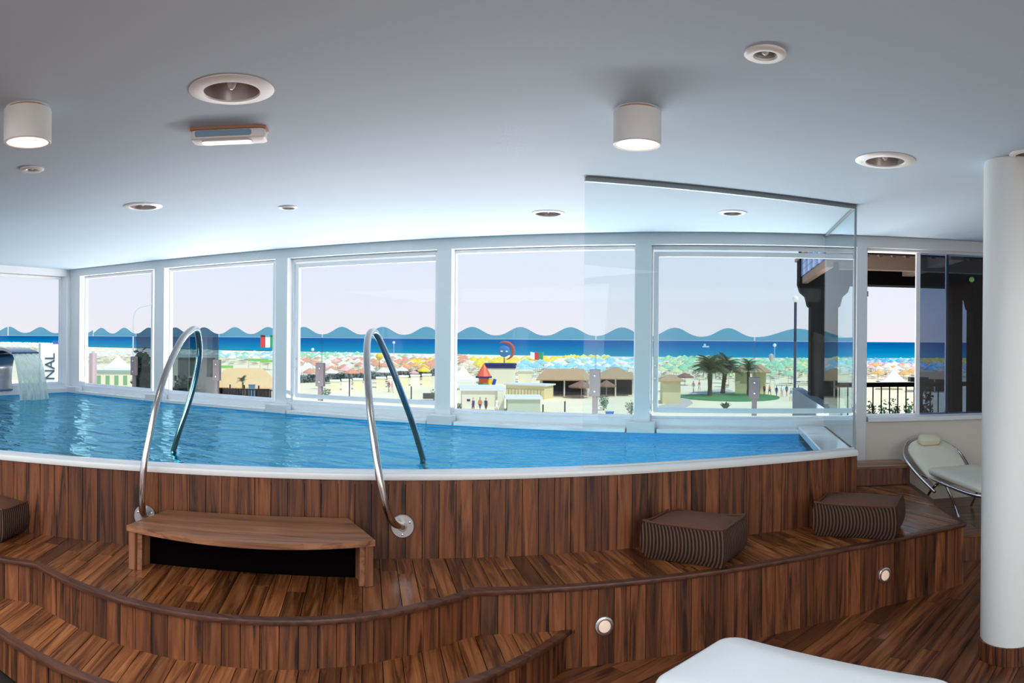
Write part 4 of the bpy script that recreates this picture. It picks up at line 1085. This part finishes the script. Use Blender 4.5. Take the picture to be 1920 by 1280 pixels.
def hip_hut(px, py, wpx, hpx, roofpx, depth, m, label, rot=0, over=.7, flat=0.3, opn=False, name='thatched_hut', cat='hut', roofm=None):
    p, M, k = frame_at(px, py, rot=rot); W = wpx * k; H = hpx * k; R = roofpx * k
    r = tag(empty(name, p), label, cat)
    if opn:
        for x in (-W / 2 + .1, 0, W / 2 - .1):
            for y in (.1, depth): MB().box(x - .1, x + .1, y - .1, y + .1, 0, H, M).build('post', CRM, r)
        MB().box(-W / 2 + .3, W / 2 - .3, depth * .55, depth * .6, 0, H * .95, M).build('back_wall', DKR, r)
    else:
        MB().box(-W / 2, W / 2, 0, depth, 0, H, M).build('walls', m, r)
    x0, x1, y0, y1 = -W / 2 - over, W / 2 + over, -over, depth + over
    cx, cy = (x0 + x1) / 2, (y0 + y1) / 2; rx = (x1 - x0) / 2 * flat
    mb = MB(); v = [(x0, y0, H), (x1, y0, H), (x1, y1, H), (x0, y1, H)]; t = [(cx - rx, cy, H + R), (cx + rx, cy, H + R)]
    P = [M @ Vector(q) for q in v + t]; lo = [M @ Vector((q[0], q[1], q[2] - .15)) for q in v]
    mb.face([P[0], P[1], P[5], P[4]]); mb.face([P[1], P[2], P[5]]); mb.face([P[2], P[3], P[4], P[5]]); mb.face([P[3], P[0], P[4]])
    for i in range(4): mb.face([P[i], lo[i], lo[(i + 1) % 4], P[(i + 1) % 4]])
    mb.face(lo); bmesh.ops.remove_doubles(mb.b, verts=mb.b.verts, dist=.001)
    mb.build('roof', roofm or THA, r); return r
def tent(px, py, wpx, eavepx, peakpx, label, m=WHT, name='white_gazebo', depth=None):
    p, M, k = frame_at(px, py); W = wpx * k; H = eavepx * k; R = peakpx * k; D = depth or W
    r = tag(empty(name, p), label, 'gazebo')
    for x in (-W / 2 + .08, W / 2 - .08):
        for y in (.08, D - .08): MB().box(x - .06, x + .06, y - .06, y + .06, 0, H, M).build('post', WHT, r)
    mb = MB(); N = 6
    for i in range(N):
        a = i / N; b2 = (i + 1) / N
        def lv(u): return (1 - u) * .5 + .004, H + R * (u ** 1.5)
        (ka, za), (kb, zb) = lv(a), lv(b2)
        A = [M @ Vector((sx * W * ka, D / 2 + sy * D * ka, za)) for sx, sy in ((-1, -1), (1, -1), (1, 1), (-1, 1))]
        Bq = [M @ Vector((sx * W * kb, D / 2 + sy * D * kb, zb)) for sx, sy in ((-1, -1), (1, -1), (1, 1), (-1, 1))]
        for q in range(4): mb.face([A[q], A[(q + 1) % 4], Bq[(q + 1) % 4], Bq[q]])
    A = [M @ Vector((sx * W / 2, D / 2 + sy * D / 2, H)) for sx, sy in ((-1, -1), (1, -1), (1, 1), (-1, 1))]
    for q in range(4): mb.face([A[q], A[(q + 1) % 4], A[(q + 1) % 4] - Vector((0, 0, .25)), A[q] - Vector((0, 0, .25))])
    mb.build('canopy', m, r); return r

# fourth window
def kiosk_extra(r, M, W, H, k):
    for x in (.12, .30, .36): MB().box(-W / 2 + W * x, -W / 2 + W * x + .35, -.05, 0, H * .45, H * .55, M).build('wall_number', NAVY, r) if x < .2 else None
    MB().box(W / 2 - .7, W / 2 + .05, -.35, .0, 0, H - .2, M).build('corner_pier', CRM, r)
block('kiosk', 905, 771, 78, 42, 7.0, CRM, RFW, 'cream flat-roofed kiosk at the lower left of the fourth window', 'building', rot=.05, extra=kiosk_extra)
block('low_kiosk', 982, 774, 62, 29, 4.0, GRN, RFW, 'grey-green low kiosk right of the cream one', 'building', rot=.05)
def shed_x(r, M, W, H, k):
    for i in range(12): MB().box(-W / 2 + W * (i + .1) / 12, -W / 2 + W * (i + .9) / 12, -.14, -.02, .2, H * .62, M).build('fence_board', YEL, r)
block('long_shed', 984, 747, 80, 27, 3.0, YEL, RFW, 'long white-roofed shed with yellow board fence behind the kiosks', 'building', rot=-.45, extra=shed_x)
def cab(r, M, W, H, k):
    MB().box(-W / 2 - .1, W / 2 + .1, -.12, .0, H * .78, H * 1.02, M).build('navy_fascia', NAVY, r)
block('bathing_cabin', 938, 720, 56, 38, 5, CRM, NAVY, 'cream cabin with navy blue roof behind the play tower', 'building', extra=cab)
block('white_cabin', 984, 718, 26, 24, 4, CRM, RFW, 'small pale cabin between the navy roof and the thatched restaurant', 'building')
hip_hut(1058, 744, 92, 33, 18, 7, CRM, 'thatched restaurant pavilion left of the windbreak bracket, fourth window', over=.5, flat=.7, opn=True, name='thatched_pavilion', cat='pavilion')
hip_hut(1154, 743, 72, 34, 20, 6, CRM, 'thatched restaurant pavilion right of the windbreak bracket, fourth window', over=.5, flat=.1, opn=True, name='thatched_pavilion', cat='pavilion')
hip_hut(1259, 757, 34, 44, 10, 3.4, YEL, 'yellow thatched hut at the left edge of the fifth window', over=.6, flat=.1, rot=.1)
hip_hut(1391, 739, 26, 42, 12, 3.5, YEL, 'yellow thatched hut behind the palms in the fifth window', over=.4, flat=.2)
hip_hut(1423, 739, 26, 42, 14, 3.0, YEL, 'yellow thatched hut behind the right bracket in the fifth window', over=.8, flat=.1)
hip_hut(1752, 735, 56, 26, 12, 4, YEL, 'tan-roofed beach bar seen through the grey glass of the right window', over=.8, flat=.8, opn=True, name='beach_bar', cat='bar')
tent(1676, 731, 50, 15, 24, 'white peaked gazebo in the middle of the right window')
tent(868, 732, 50, 20, 26, 'white peaked marquee at the left edge of the fourth window')
tent(573, 708, 34, 10, 19, 'white peaked gazebo at the left edge of the third window')
tent(222, 716, 60, 26, 24, 'white peaked marquee in the middle of the first window')
tent(178, 716, 26, 24, 16, 'small white gabled tent left of the marquee in the first window')
def cabinx(r, M, W, H, k):
    for i in range(4): MB().box(-W / 2 + W * (i + .15) / 4, -W / 2 + W * (i + .6) / 4, -.06, 0, .05, H * .7, M).build('door', mat('green_door', (.2, .4, .2), .6), r)
block('beach_cabins', 212, 722, 66, 26, 4, CRM, mat('green_roof', (.30, .42, .34), .7), 'row of pale beach cabins with green doors in the first window', 'building', extra=cabinx)
block('cream_villa', 160, 735, 26, 62, 6, mat('pinkish_render', (.80, .66, .52), .8), RFW, 'pinkish cream house at the left edge of the first window', 'building')
hip_hut(458, 755, 108, 30, 33, 7, CRM, 'straw-coloured hip-roofed pavilion in the second window', over=1.0, flat=.5, opn=True, name='thatched_pavilion', cat='pavilion', roofm=mat('straw', (.80, .55, .26), .9, noise=.12, nscale=3))
block('flat_roof_building', 368, 765, 70, 98, 6, mat('grey_render', (.20, .22, .20), .8), mat('pale_green_roof', (.55, .66, .62), .6), 'flat-roofed building behind the dark glass panel, second window', 'building')
LG = UM['leafgreen']
for px, py, wp, lb in ((484, 692, 38, 'long leaf green awning in the second window'), (424, 705, 26, 'short leaf green awning left of the straw roof'), (500, 694, 26, 'leaf green awning at the right edge of the second window')):
    p, M, k = frame_at(px, py); e_ = tag(empty('green_awning', p), lb, 'awning')
    MB().box(-wp * k / 2, wp * k / 2, 0, 3, 15 * k, 19 * k, M).build('canvas', LG, e_)
    for s_ in (-1, 1): MB().box(s_ * wp * k / 2 * .95 - .06, s_ * wp * k / 2 * .95 + .06, .0, .12, 0, 15 * k, M).build('post', POLE, e_)
# third window: cabana row, hedge line, fence
p0 = g(556, 718); p1 = g(822, 704)
mb = leafball(((p0.x + p1.x) / 2, (p0.y + p1.y) / 2, 0), .001, (1, 1, 1), 1, .001, 1); mb.b.free(); mb = MB(); rr = random.Random(4)
for i in range(1500):
    u = rr.random(); q = p0.lerp(p1, u); c = Vector((q.x + rr.uniform(-.6, .6), q.y + rr.uniform(-.6, .6), GZ + rr.uniform(.05, 1.3))); a = Vector((rr.gauss(0, 1), rr.gauss(0, 1), rr.gauss(0, 1))).normalized() * .35; b2 = a.orthogonal().normalized() * .2
    mb.face([c - a, c + b2, c + a, c - b2])
tag(mb.build('hedge', mat('grey_green_hedge', (.16, .20, .19), .9)), 'long grey-green hedge crossing the beach in the third window', 'hedge')
CABW = mat('cabana_white', (.90, .87, .76), .8)
for k in range(9):
    px = 628 + k * 21.5; py = 733 - k * 1.4
    if 680 < px < 702: continue
    block('beach_cabana', px, py, 17, 20, 2.4, mat('cabana_yellow', (.86, .80, .52), .8) if k % 2 == 0 else mat('cabana_white', (.90, .87, .76), .8), mat('cabana_white', (0, 0, 0)), 'pale beach cabana, number %d from the left in the third window row' % (k + 1) if False else ['pale yellow beach cabana at the left end of the row', 'white beach cabana second from the left of the row', 'pale yellow beach cabana left of the handrail', 'white beach cabana', 'pale yellow beach cabana just right of the handrail top', 'white beach cabana in the middle of the third window row', 'pale yellow beach cabana near the right of the row', 'white beach cabana near the right end of the row', 'pale yellow beach cabana at the right end of the row'][k], 'cabana', over=.1)
def pole_thing(name, px, py, hpx, label, cat, m=mat('dark_pole', (.05, .05, .06), .5), r_=.06, top=None, zz=None, d=None):
    p = at(px, py, z=GZ) if d is None else Vector((*at(px, py, d=d)[:2], GZ)); k = dist(p) / F
    y_top = py - hpx; topz = at(px, y_top, d=dist(p)).z
    e_ = tag(empty(name, p), label, cat)
    MB().tube([(p.x, p.y, GZ - .05), (p.x, p.y, topz)], r_, 8).build('pole', m, e_, smooth=True)
    if top: top(e_, Vector((p.x, p.y, topz)), k)
    return e_
for px, py, h, lb in ((655, 744, 42, 'thin bent post in the middle of the third window'), (771, 748, 24, 'thin post near the right of the third window'), (1018, 772, 14, 'short dark bollard below the long shed'), (1059, 772, 20, 'taller dark bollard left of the windbreak bracket')):
    pole_thing('post', px, py, h, lb, 'post', r_=.09)
bush(610, 745, 24, 20, 'round green bush beside the bracket in the third window')
bush(601, 730, 14, 46, 'slender dark shrub behind the bracket in the third window', m=LEAFD, n=160)
bush(1132, 769, 22, 30, 'green bush right of the windbreak bracket in the fourth window')
bush(1183, 780, 24, 30, 'green bush at the right edge of the fourth window')
bush(862, 770, 18, 16, 'small dark bush at the kiosk corner', m=LEAFD, n=140)
bush(984, 772, 30, 18, 'thin green shrub against the low kiosk', n=110)
bush(268, 775, 42, 122, 'dark tree behind the dark windbreak panel, first window', m=LEAFD, trunk=.15, n=700)
bush(345, 800, 60, 96, 'dark tree behind the dark windbreak panel, second window', m=LEAFD, trunk=.2, n=500)
bush(376, 790, 40, 70, 'green tree right of the darker one behind the second window panel', m=LEAFG, trunk=.2, n=400)
bush(815, 752, 16, 26, 'green shrub at the right edge of the third window', m=LEAFG, n=120)
tag(MB().box(-.9, .9, -.3, .3, .2, .9, frame_at(806, 750)[1]).build('dark_bench', mat('dark_metal', (.05, .05, .05), .6)), 'dark metal bench at the right edge of the third window', 'bench')
palm(455, 762, 46, 26, 'small palm in front of the straw roof', n=16)
palm(1331, 743, 42, 80, 'left of the two big date palms on the lawn')
palm(1355, 738, 38, 74, 'right of the two big date palms on the lawn', lean=.1)
palm(1403, 743, 46, 54, 'date palm in front of the yellow hut', n=20)
# lawn, path, agave
c = g(1368, 745); k = dist(c) / F
M = Matrix.Translation((c.x, c.y, GZ)) @ Matrix.Rotation(face_rz(c), 4, 'Z')
d1 = dist(g(1368, 738)) - dist(g(1368, 752)); el = [(94 * k * math.cos(a * PI / 20), d1 / 2 * math.sin(a * PI / 20) * (1 + .15 * math.cos(a * PI / 20))) for a in range(40)]
tag(MB().prism(el, .0, .12, M).build('lawn', mat('lawn_grass', (.05, .24, .06), .9, noise=.3, nscale=1.5)), 'oval green lawn under the palms', 'lawn')
pth = [(1233, 770), (1275, 770), (1300, 756), (1292, 748), (1330, 738), (1375, 733), (1360, 728), (1300, 735), (1268, 752), (1233, 762)]
tag(MB().prism([(g(*q).x, g(*q).y) for q in pth][::-1] if parea([(g(*q).x, g(*q).y) for q in pth]) < 0 else [(g(*q).x, g(*q).y) for q in pth], GZ + .01, GZ + .05).build('footpath', mat('grey_path', (.52, .50, .42), .9, noise=.1)), 'grey footpath curving past the lawn', 'path')
ag = g(1360, 768); e_ = tag(empty('agave_plant', ag), 'small spiky agave at the bottom of the fifth window', 'plant'); k = dist(ag) / F
AG = leaf_mat('agave', (.02, .05, .03), (.06, .12, .06))
for i in range(14):
    a = i * 2.4; mb = MB(); L = 17 * k; t = Vector((math.cos(a), math.sin(a), .9 + .5 * (i % 3))).normalized() * L; s_ = Vector((-math.sin(a), math.cos(a), 0)) * .22; mid = ag + t * .5 + Vector((0, 0, .1))
    mb.face([ag - s_ * .5, mid - s_, ag + t]); mb.face([ag + s_ * .5, ag + t, mid + s_]); mb.face([ag - s_ * .5, ag + t, ag + s_ * .5]); mb.build('leaf', AG, e_)
# streetlamps
def lamp_head(e_, T, k):
    MB().lathe([(.12, -.25), (.34, .05), (.36, .25), (.26, .42), (.02, .5)], 16, T).build('globe', mat('white_globe', (.9, .9, .92), .2), e_, smooth=True)
pole_thing('street_lamp', 1490, 775, 212, 'tall street lamp with round white head in the fifth window', 'street lamp', m=mat('navy_pole', (.02, .04, .09), .4), r_=.16, top=lamp_head)
def lamp_small(e_, T, k): MB().ico(T, .3, 2).build('globe', mat('white_globe', (0, 0, 0)), e_, smooth=True)
pole_thing('street_lamp', 1452, 730, 83, 'thin far street lamp left of the tall one', 'street lamp', m=mat('pale_pole', (.6, .65, .7), .5), r_=.05, top=lamp_small)
pole_thing('street_lamp', 738, 705, 63, 'far street lamp above the salmon umbrellas', 'street lamp', m=mat('pale_pole', (0, 0, 0)), r_=.05, top=lamp_small)
pole_thing('street_lamp', 586, 715, 60, 'far street lamp at the left of the third window', 'street lamp', m=mat('pale_pole', (0, 0, 0)), r_=.06, top=lamp_small)
def arm(e_, T, k):
    M = Matrix.Translation(T) @ Matrix.Rotation(face_rz(T), 4, 'Z')
    MB().tube(smooth_path([M @ Vector(q) for q in ((0, 0, 0), (.15, 0, .9), (.8, 0, 1.6), (2.3, 0, 1.95))], 6), .07, 8).build('arm', mat('pale_pole', (0, 0, 0)), e_, smooth=True)
    MB().box(2.1, 2.8, -.12, .12, 1.85, 2.02, M).build('lamp_head', mat('pale_pole', (0, 0, 0)), e_)
pole_thing('street_lamp', 249, 750, 150, 'pale street lamp with curved arm in the first window', 'street lamp', m=mat('pale_pole', (0, 0, 0)), r_=.09, top=arm)
# round sign on a pole, flags, tower, brown parasols, people
def round_sign(e_, T, k):
    MB().ico(T + Vector((0, 0, 1.3)), 1.25, 2, (1, .3, 1)).build('blue_disc', mat('sign_blue', (.04, .22, .50), .5), e_, smooth=True)
    M = Matrix.Translation(T + Vector((0, 0, 1.3))) @ Matrix.Rotation(face_rz(T), 4, 'Z')
    MB().tube([M @ Vector((1.75 * math.cos(a / 10), -.3, 1.75 * math.sin(a / 10))) for a in range(-13, 22)], [.06 + .32 * math.sin((a + 13) / 34 * PI) for a in range(-13, 22)], 8).build('red_crescent', mat('sign_red', (.45, .08, .07), .5), e_, smooth=True)
    for s_ in (-.5, .5): MB().box(s_ - .22, s_ + .22, -.5, -.4, -.2, .05, M).build('white_mark', WHT, e_)
pole_thing('round_sign', 945, 712, 42, 'round blue sign with red crescent on a pole in the fourth window', 'sign', r_=.10, top=round_sign)
def flag(cols, w_=3.6, h=2.4):
    def f(e_, T, k):
        M = Matrix.Translation(T) @ Matrix.Rotation(face_rz(T), 4, 'Z')
        for i, c in enumerate(cols):
            mb = MB()
            for j in range(3):
                x0 = -w_ + (i + j / 3) * w_ / len(cols); x1 = -w_ + (i + (j + 1) / 3) * w_ / len(cols)
                mb.box(x0, x1, .1 * math.sin(x0 * 2) - .02, .1 * math.sin(x0 * 2) + .02, -h + .15 * math.sin(x0), .15 * math.sin(x0), M)
            mb.build('flag_stripe', mat('flag_' + c, {'green': (.02, .35, .12), 'white': (.9, .9, .9), 'red': (.7, .05, .05), 'blue': (.05, .15, .5)}[c], .7), e_)
    return f
pole_thing('flagpole', 515, 715, 88, 'flagpole with green, white and red flag in the second window', 'flag', m=mat('pale_pole', (0, 0, 0)), r_=.05, top=flag(('red', 'white', 'green'), 2.6, 2.2))
pole_thing('flagpole', 1018, 690, 30, 'far flagpole with small red, white and green flag', 'flag', m=mat('pale_pole', (0, 0, 0)), r_=.07, top=flag(('white', 'red', 'green'), 3.5, 2.0))
pole_thing('flagpole', 118, 690, 52, 'flagpole with red and blue flags at the left corner pillar', 'flag', m=mat('pale_pole', (0, 0, 0)), r_=.06, top=flag(('blue', 'red'), 2.5, 1.8))
p, M, k = frame_at(907, 728); tw = tag(empty('play_tower', p), 'playground tower with pointed red roof beside the cream cabin', 'play tower')
MB().lathe([(15 * k, 22 * k), (9 * k, 33 * k), (3.5 * k, 42 * k), (.02, 47 * k)], 10, p).build('pointed_roof', mat('red_orange', (.80, .12, .04), .5), tw)
MB().lathe([(16 * k, 20 * k), (16 * k, 23 * k)], 10, p).build('navy_rim', NAVY, tw)
MB().lathe([(10 * k, 10 * k), (10 * k, 20 * k)], 10, p).build('red_drum', mat('red_orange', (0, 0, 0)), tw)
MB().lathe([(11 * k, 0), (11 * k, 10 * k)], 10, p).build('green_base', mat('play_green', (.05, .30, .15), .6), tw)
MB().tube([p + Vector((12 * k, 0, 8 * k)), p + Vector((12 * k, 0, 18 * k))], 5 * k, 10).build('yellow_slide', mat('play_yellow', (.9, .6, .03), .5), tw)
MB().tube([p + Vector((19 * k, 0, 6 * k)), p + Vector((22 * k, 0, 18 * k))], 3 * k, 10).build('blue_tube', mat('play_blue', (.01, .05, .5), .5), tw)
def parasol(px, py, wpx, hpx, m, label, name='parasol'):
    p = g(px, py); k = dist(p) / F; e_ = tag(empty(name, p), label, 'umbrella')
    mb = MB(); canopy(mb, (p.x, p.y, p.z + hpx * k * .68), wpx * k / 2, hpx * k * .32, 8, .2); mb.build('canopy', m, e_)
    MB().tube([p, p + Vector((0, 0, hpx * k * .95))], .05, 6).build('pole', POLE, e_)
parasol(1090, 746, 50, 33, BROWNC, 'brown parasol under the thatched roof left of the bracket')
parasol(1137, 744, 36, 32, BROWNC, 'brown parasol just right of the windbreak bracket')
parasol(1262, 734, 44, 32, BROWNC, 'brown parasol behind the left yellow hut, nearer one')
parasol(1284, 722, 34, 24, BROWNC, 'brown parasol behind the left yellow hut, farther one')
parasol(795, 712, 26, 26, UM['yellow'], 'bright yellow parasol in front of the salmon rows')
parasol(776, 708, 20, 14, UM['pink'], 'pink parasol right of the handrail top, low in the rows')
parasol(457, 762, 26, 18, NAVY, 'navy blue parasol at the bottom of the second window')
fz = tag(empty('garden_fence', g(470, 760)), 'dark upright fence along the bottom of the second window', 'fence')
pa, pb = g(405, 762), g(518, 768)
for i in range(22):
    q = pa.lerp(pb, i / 21); MB().box(q.x - .06, q.x + .06, q.y - .06, q.y + .06, GZ, GZ + (2.2 if i % 5 else 2.6)).build('fence_post', DARK, fz)
MB().tube([pa + Vector((0, 0, 2.1)), pb + Vector((0, 0, 2.1))], .06, 5).build('fence_rail', DARK, fz)
for px, py, w_, h_, c, lb in ((1143, 781, 15, 8, (.05, .22, .62), 'small blue box at the bottom of the fourth window'), (472, 762, 12, 40, (.10, .22, .34), 'blue-grey cabinet in front of the straw-roofed pavilion'), (705, 707, 22, 14, (.62, .55, .35), 'tan beach kiosk behind the handrail')):
    p, M, k = frame_at(px, py); mb = MB(); mb.box(-w_ * k / 2, w_ * k / 2, 0, w_ * k * .6, 0, h_ * k, M).box(-w_ * k / 2 - .05, w_ * k / 2 + .05, -.05, w_ * k * .6 + .05, h_ * k, h_ * k + .08, M)
    tag(mb.build('utility_box', mat('box_%d' % px, c, .6)), lb, 'box')
pole_thing('yellow_buoy_sign', 711, 706, 38, 'yellow ball on a pole behind the right handrail', 'sign', r_=.06, top=lambda e_, T, k: MB().ico(T, .75, 2).build('yellow_ball', UM['yellow'], e_, smooth=True))
pb_ = at(1322, 651, z=GZ + .3); tag(MB().prism([(-3, -1), (3, -1), (4.5, 0), (3, 1), (-3, 1)], 0, 1.6, Matrix.Translation(pb_)).box(-1.5, 1, -.7, .7, 1.6, 4.0, Matrix.Translation(pb_)).build('motor_boat', WHT), 'small white boat on the sea in the fifth window', 'boat')
p = at(1446, 683, z=GZ); tag(MB().lathe([(.5, 0), (.5, 1.6), (.8, 1.7), (.8, 3.1), (.5, 3.6), (.05, 3.7)], 12, p).build('lifeguard_tower', mat('tower_render', (.55, .48, .42), .8)), 'pale beach tower among the green umbrellas', 'tower')

# advertising pylon with rotated lettering in the left window
pc = at(97, 680, d=60); rz = face_rz(pc); k = 60 / F
py_ = tag(empty('advertising_pylon', (pc.x, pc.y, GZ)), 'white pylon with dark upright lettering NAL in the far left window', 'sign')
Mp = Matrix.Translation((pc.x, pc.y, 0)) @ Matrix.Rotation(rz, 4, 'Z')
ztop = at(97, 645, d=60).z
MB().box(-21 * k, 22 * k, 0, .5, GZ, ztop, Mp).build('panel', mat('pylon_white', (.92, .92, .92), .6), py_)
MB().box(-24.5 * k, -21 * k, 0, .5, GZ, ztop + .05, Mp).build('edge_post', mat('pylon_grey', (.30, .38, .38), .6), py_)
cu = bpy.data.curves.new('letters', 'FONT'); cu.body = 'NAL'; cu.size = 1.22; cu.extrude = .02; cu.space_character = .95; cu.materials.append(mat('letter_ink', (.03, .07, .09), .6))
_t = bpy.data.objects.new('lettering_curve', cu); COL.objects.link(_t); _m = bpy.data.meshes.new_from_object(_t.evaluated_get(bpy.context.evaluated_depsgraph_get())); bpy.data.objects.remove(_t)
to = bpy.data.objects.new('lettering', _m); COL.objects.link(to); to.parent = py_; to.matrix_parent_inverse = WM[py_.name].inverted()
nrm = Mp.to_3x3() @ Vector((0, -1, 0)); X = Vector((0, 0, 1)); Yv = nrm.cross(X)
R = Matrix((X, Yv, nrm)).transposed().to_4x4()
zb = at(97, 712.5, d=60).z
to.matrix_basis = Matrix.Translation(Mp @ Vector((5.5 * k, -.05, zb))) @ R

# people on the beach: one continuous skinned body each
def body_mesh(walk, skin, top, leg):
    mb = bpy.data.meshes.new('body'); s_ = walk
    V = [(0, 0, .95), (0, 0, 1.15), (0, 0, 1.38), (0, 0, 1.50), (0, -.01, 1.62), (0, 0, 1.76),
         (.10, 0, .90), (.12, -.14 * s_, .50), (.12, -.16 * s_ + .02, .06), (.12, -.26 * s_ - .08, .03), (-.10, 0, .90), (-.12, .14 * s_, .50), (-.12, .24 * s_, .06), (-.12, .16 * s_ - .06, .03),
         (.19, 0, 1.40), (.26, .05 * s_, 1.13), (.28, -.08 * s_, .88), (-.19, 0, 1.40), (-.26, -.05 * s_, 1.13), (-.28, .08 * s_, .88)]
    E_ = [(0, 1), (1, 2), (2, 3), (3, 4), (4, 5), (0, 6), (6, 7), (7, 8), (8, 9), (0, 10), (10, 11), (11, 12), (12, 13), (2, 14), (14, 15), (15, 16), (2, 17), (17, 18), (18, 19)]
    Rr = [.15, .13, .15, .055, .095, .07, .09, .065, .045, .035, .09, .065, .045, .035, .055, .042, .035, .055, .042, .035]
    mb.from_pydata(V, E_, []); o = bpy.data.objects.new('body', mb); COL.objects.link(o)
    md = o.modifiers.new('s', 'SKIN'); md.use_smooth_shade = True
    for i, r in enumerate(Rr): mb.skin_vertices[0].data[i].radius = (r, r * .8)
    mb.skin_vertices[0].data[0].use_root = True
    sd = o.modifiers.new('d', 'SUBSURF'); sd.levels = 1
    dg = bpy.context.evaluated_depsgraph_get(); me = bpy.data.meshes.new_from_object(o.evaluated_get(dg)); bpy.data.objects.remove(o)
    me.materials.clear()
    for m in (skin, top, leg, mat('dark_hair', (.03, .02, .015), .8)): me.materials.append(m)
    for f in me.polygons:
        z = f.center.z; y = f.center.y; x = abs(f.center.x)
        f.material_index = 3 if (z > 1.70 or (z > 1.6 and y > .03)) else 1 if (1.0 < z < 1.45 and x < .2) else 2 if (.62 < z <= 1.0 and x < .22) else 0
    return me
SK = [mat('tanned_skin', (.48, .26, .16), .6), mat('fair_skin', (.66, .42, .30), .6)]
CLO = {'orange': (.85, .22, .05), 'navy': (.02, .04, .16), 'white': (.85, .85, .85), 'red': (.6, .05, .05), 'blue': (.08, .25, .6), 'black': (.02, .02, .02), 'pink': (.8, .45, .42), 'teal': (.05, .35, .4)}
CM = {k: mat('cloth_' + k, v, .8) for k, v in CLO.items()}
ppl = [(900, 775, 'orange', 'navy', 1, 'person in an orange top standing at the kiosk wall'), (887, 776, 'navy', 'navy', .3, 'person in dark blue left of the orange top at the kiosk'), (911, 776, 'navy', 'black', .6, 'person in dark blue right of the orange top at the kiosk'), (931, 776, 'white', 'white', .4, 'person in white near the corner pier of the kiosk'),
       (729, 735, 'red', 'teal', 1, 'left one of two people walking in the third window'), (735, 736, 'pink', 'pink', .6, 'right one of two people walking in the third window'),
       (1300, 735, 'pink', 'white', 1, 'left one of two people walking beyond the lawn'), (1311, 733, 'orange', 'white', .5, 'right one of two people walking beyond the lawn'),
       (1433, 742, 'red', 'black', .5, 'person in red beside the yellow hut right of the bracket'), (1443, 743, 'orange', 'navy', 1, 'person in orange right of the yellow hut'), (1456, 746, 'navy', 'blue', .6, 'person in navy in the group left of the street lamp'), (1466, 744, 'white', 'pink', .3, 'person in white in the group left of the street lamp'),
       (1475, 743, 'blue', 'red', .8, 'person in blue left of the tall lamp pole'), (1483, 752, 'teal', 'white', .5, 'person in teal close to the tall lamp pole'), (1497, 745, 'red', 'navy', .4, 'person in red just right of the tall lamp pole'),
       (408, 0, 'white', 'navy', .5, ''), (428, 0, 'white', 'navy', .5, '')]
for i, (px, py, a, b2, wk, lb) in enumerate(ppl):
    if not lb: continue
    me = body_mesh(wk, SK[i % 2], CM[a], CM[b2]); o = link('person', me); p = g(px, min(py, 776)); o.location = p; o.rotation_euler = (0, 0, face_rz(p) + (.9 if i % 2 else -.8)); tag(o, lb, 'person')
# greenery in front of the porch
for i, (px, w_) in enumerate(((1633, 26), (1657, 24), (1678, 28), (1703, 22), (1737, 30))):
    p = at(px, 792, Y=10.6); d = dist(p); p.z = .32
    bush(px, 792, w_, 62 if i < 4 else 84, ['dark green shrub at the left edge of the right window', 'dark green shrub second from the left below the railing', 'green shrub in the middle below the gazebo', 'green shrub left of the sliding sash stile', 'tall green shrub behind the grey glass'][i], m=LEAFG if i % 2 else LEAFD, P=p, d=d, n=170)
tag(MB().box(1.5, 4.6, 10.25, 10.95, -.02, .31).build('planter_box', mat('dark_planter', (.06, .05, .045), .8)), 'dark planter box behind the porch railing', 'planter')
tag(MB().box(1.3, 4.7, 10.2, 11.1, -.4, -.02).build('porch_floor', mat('terracotta_floor', (0, 0, 0))), kind='structure')
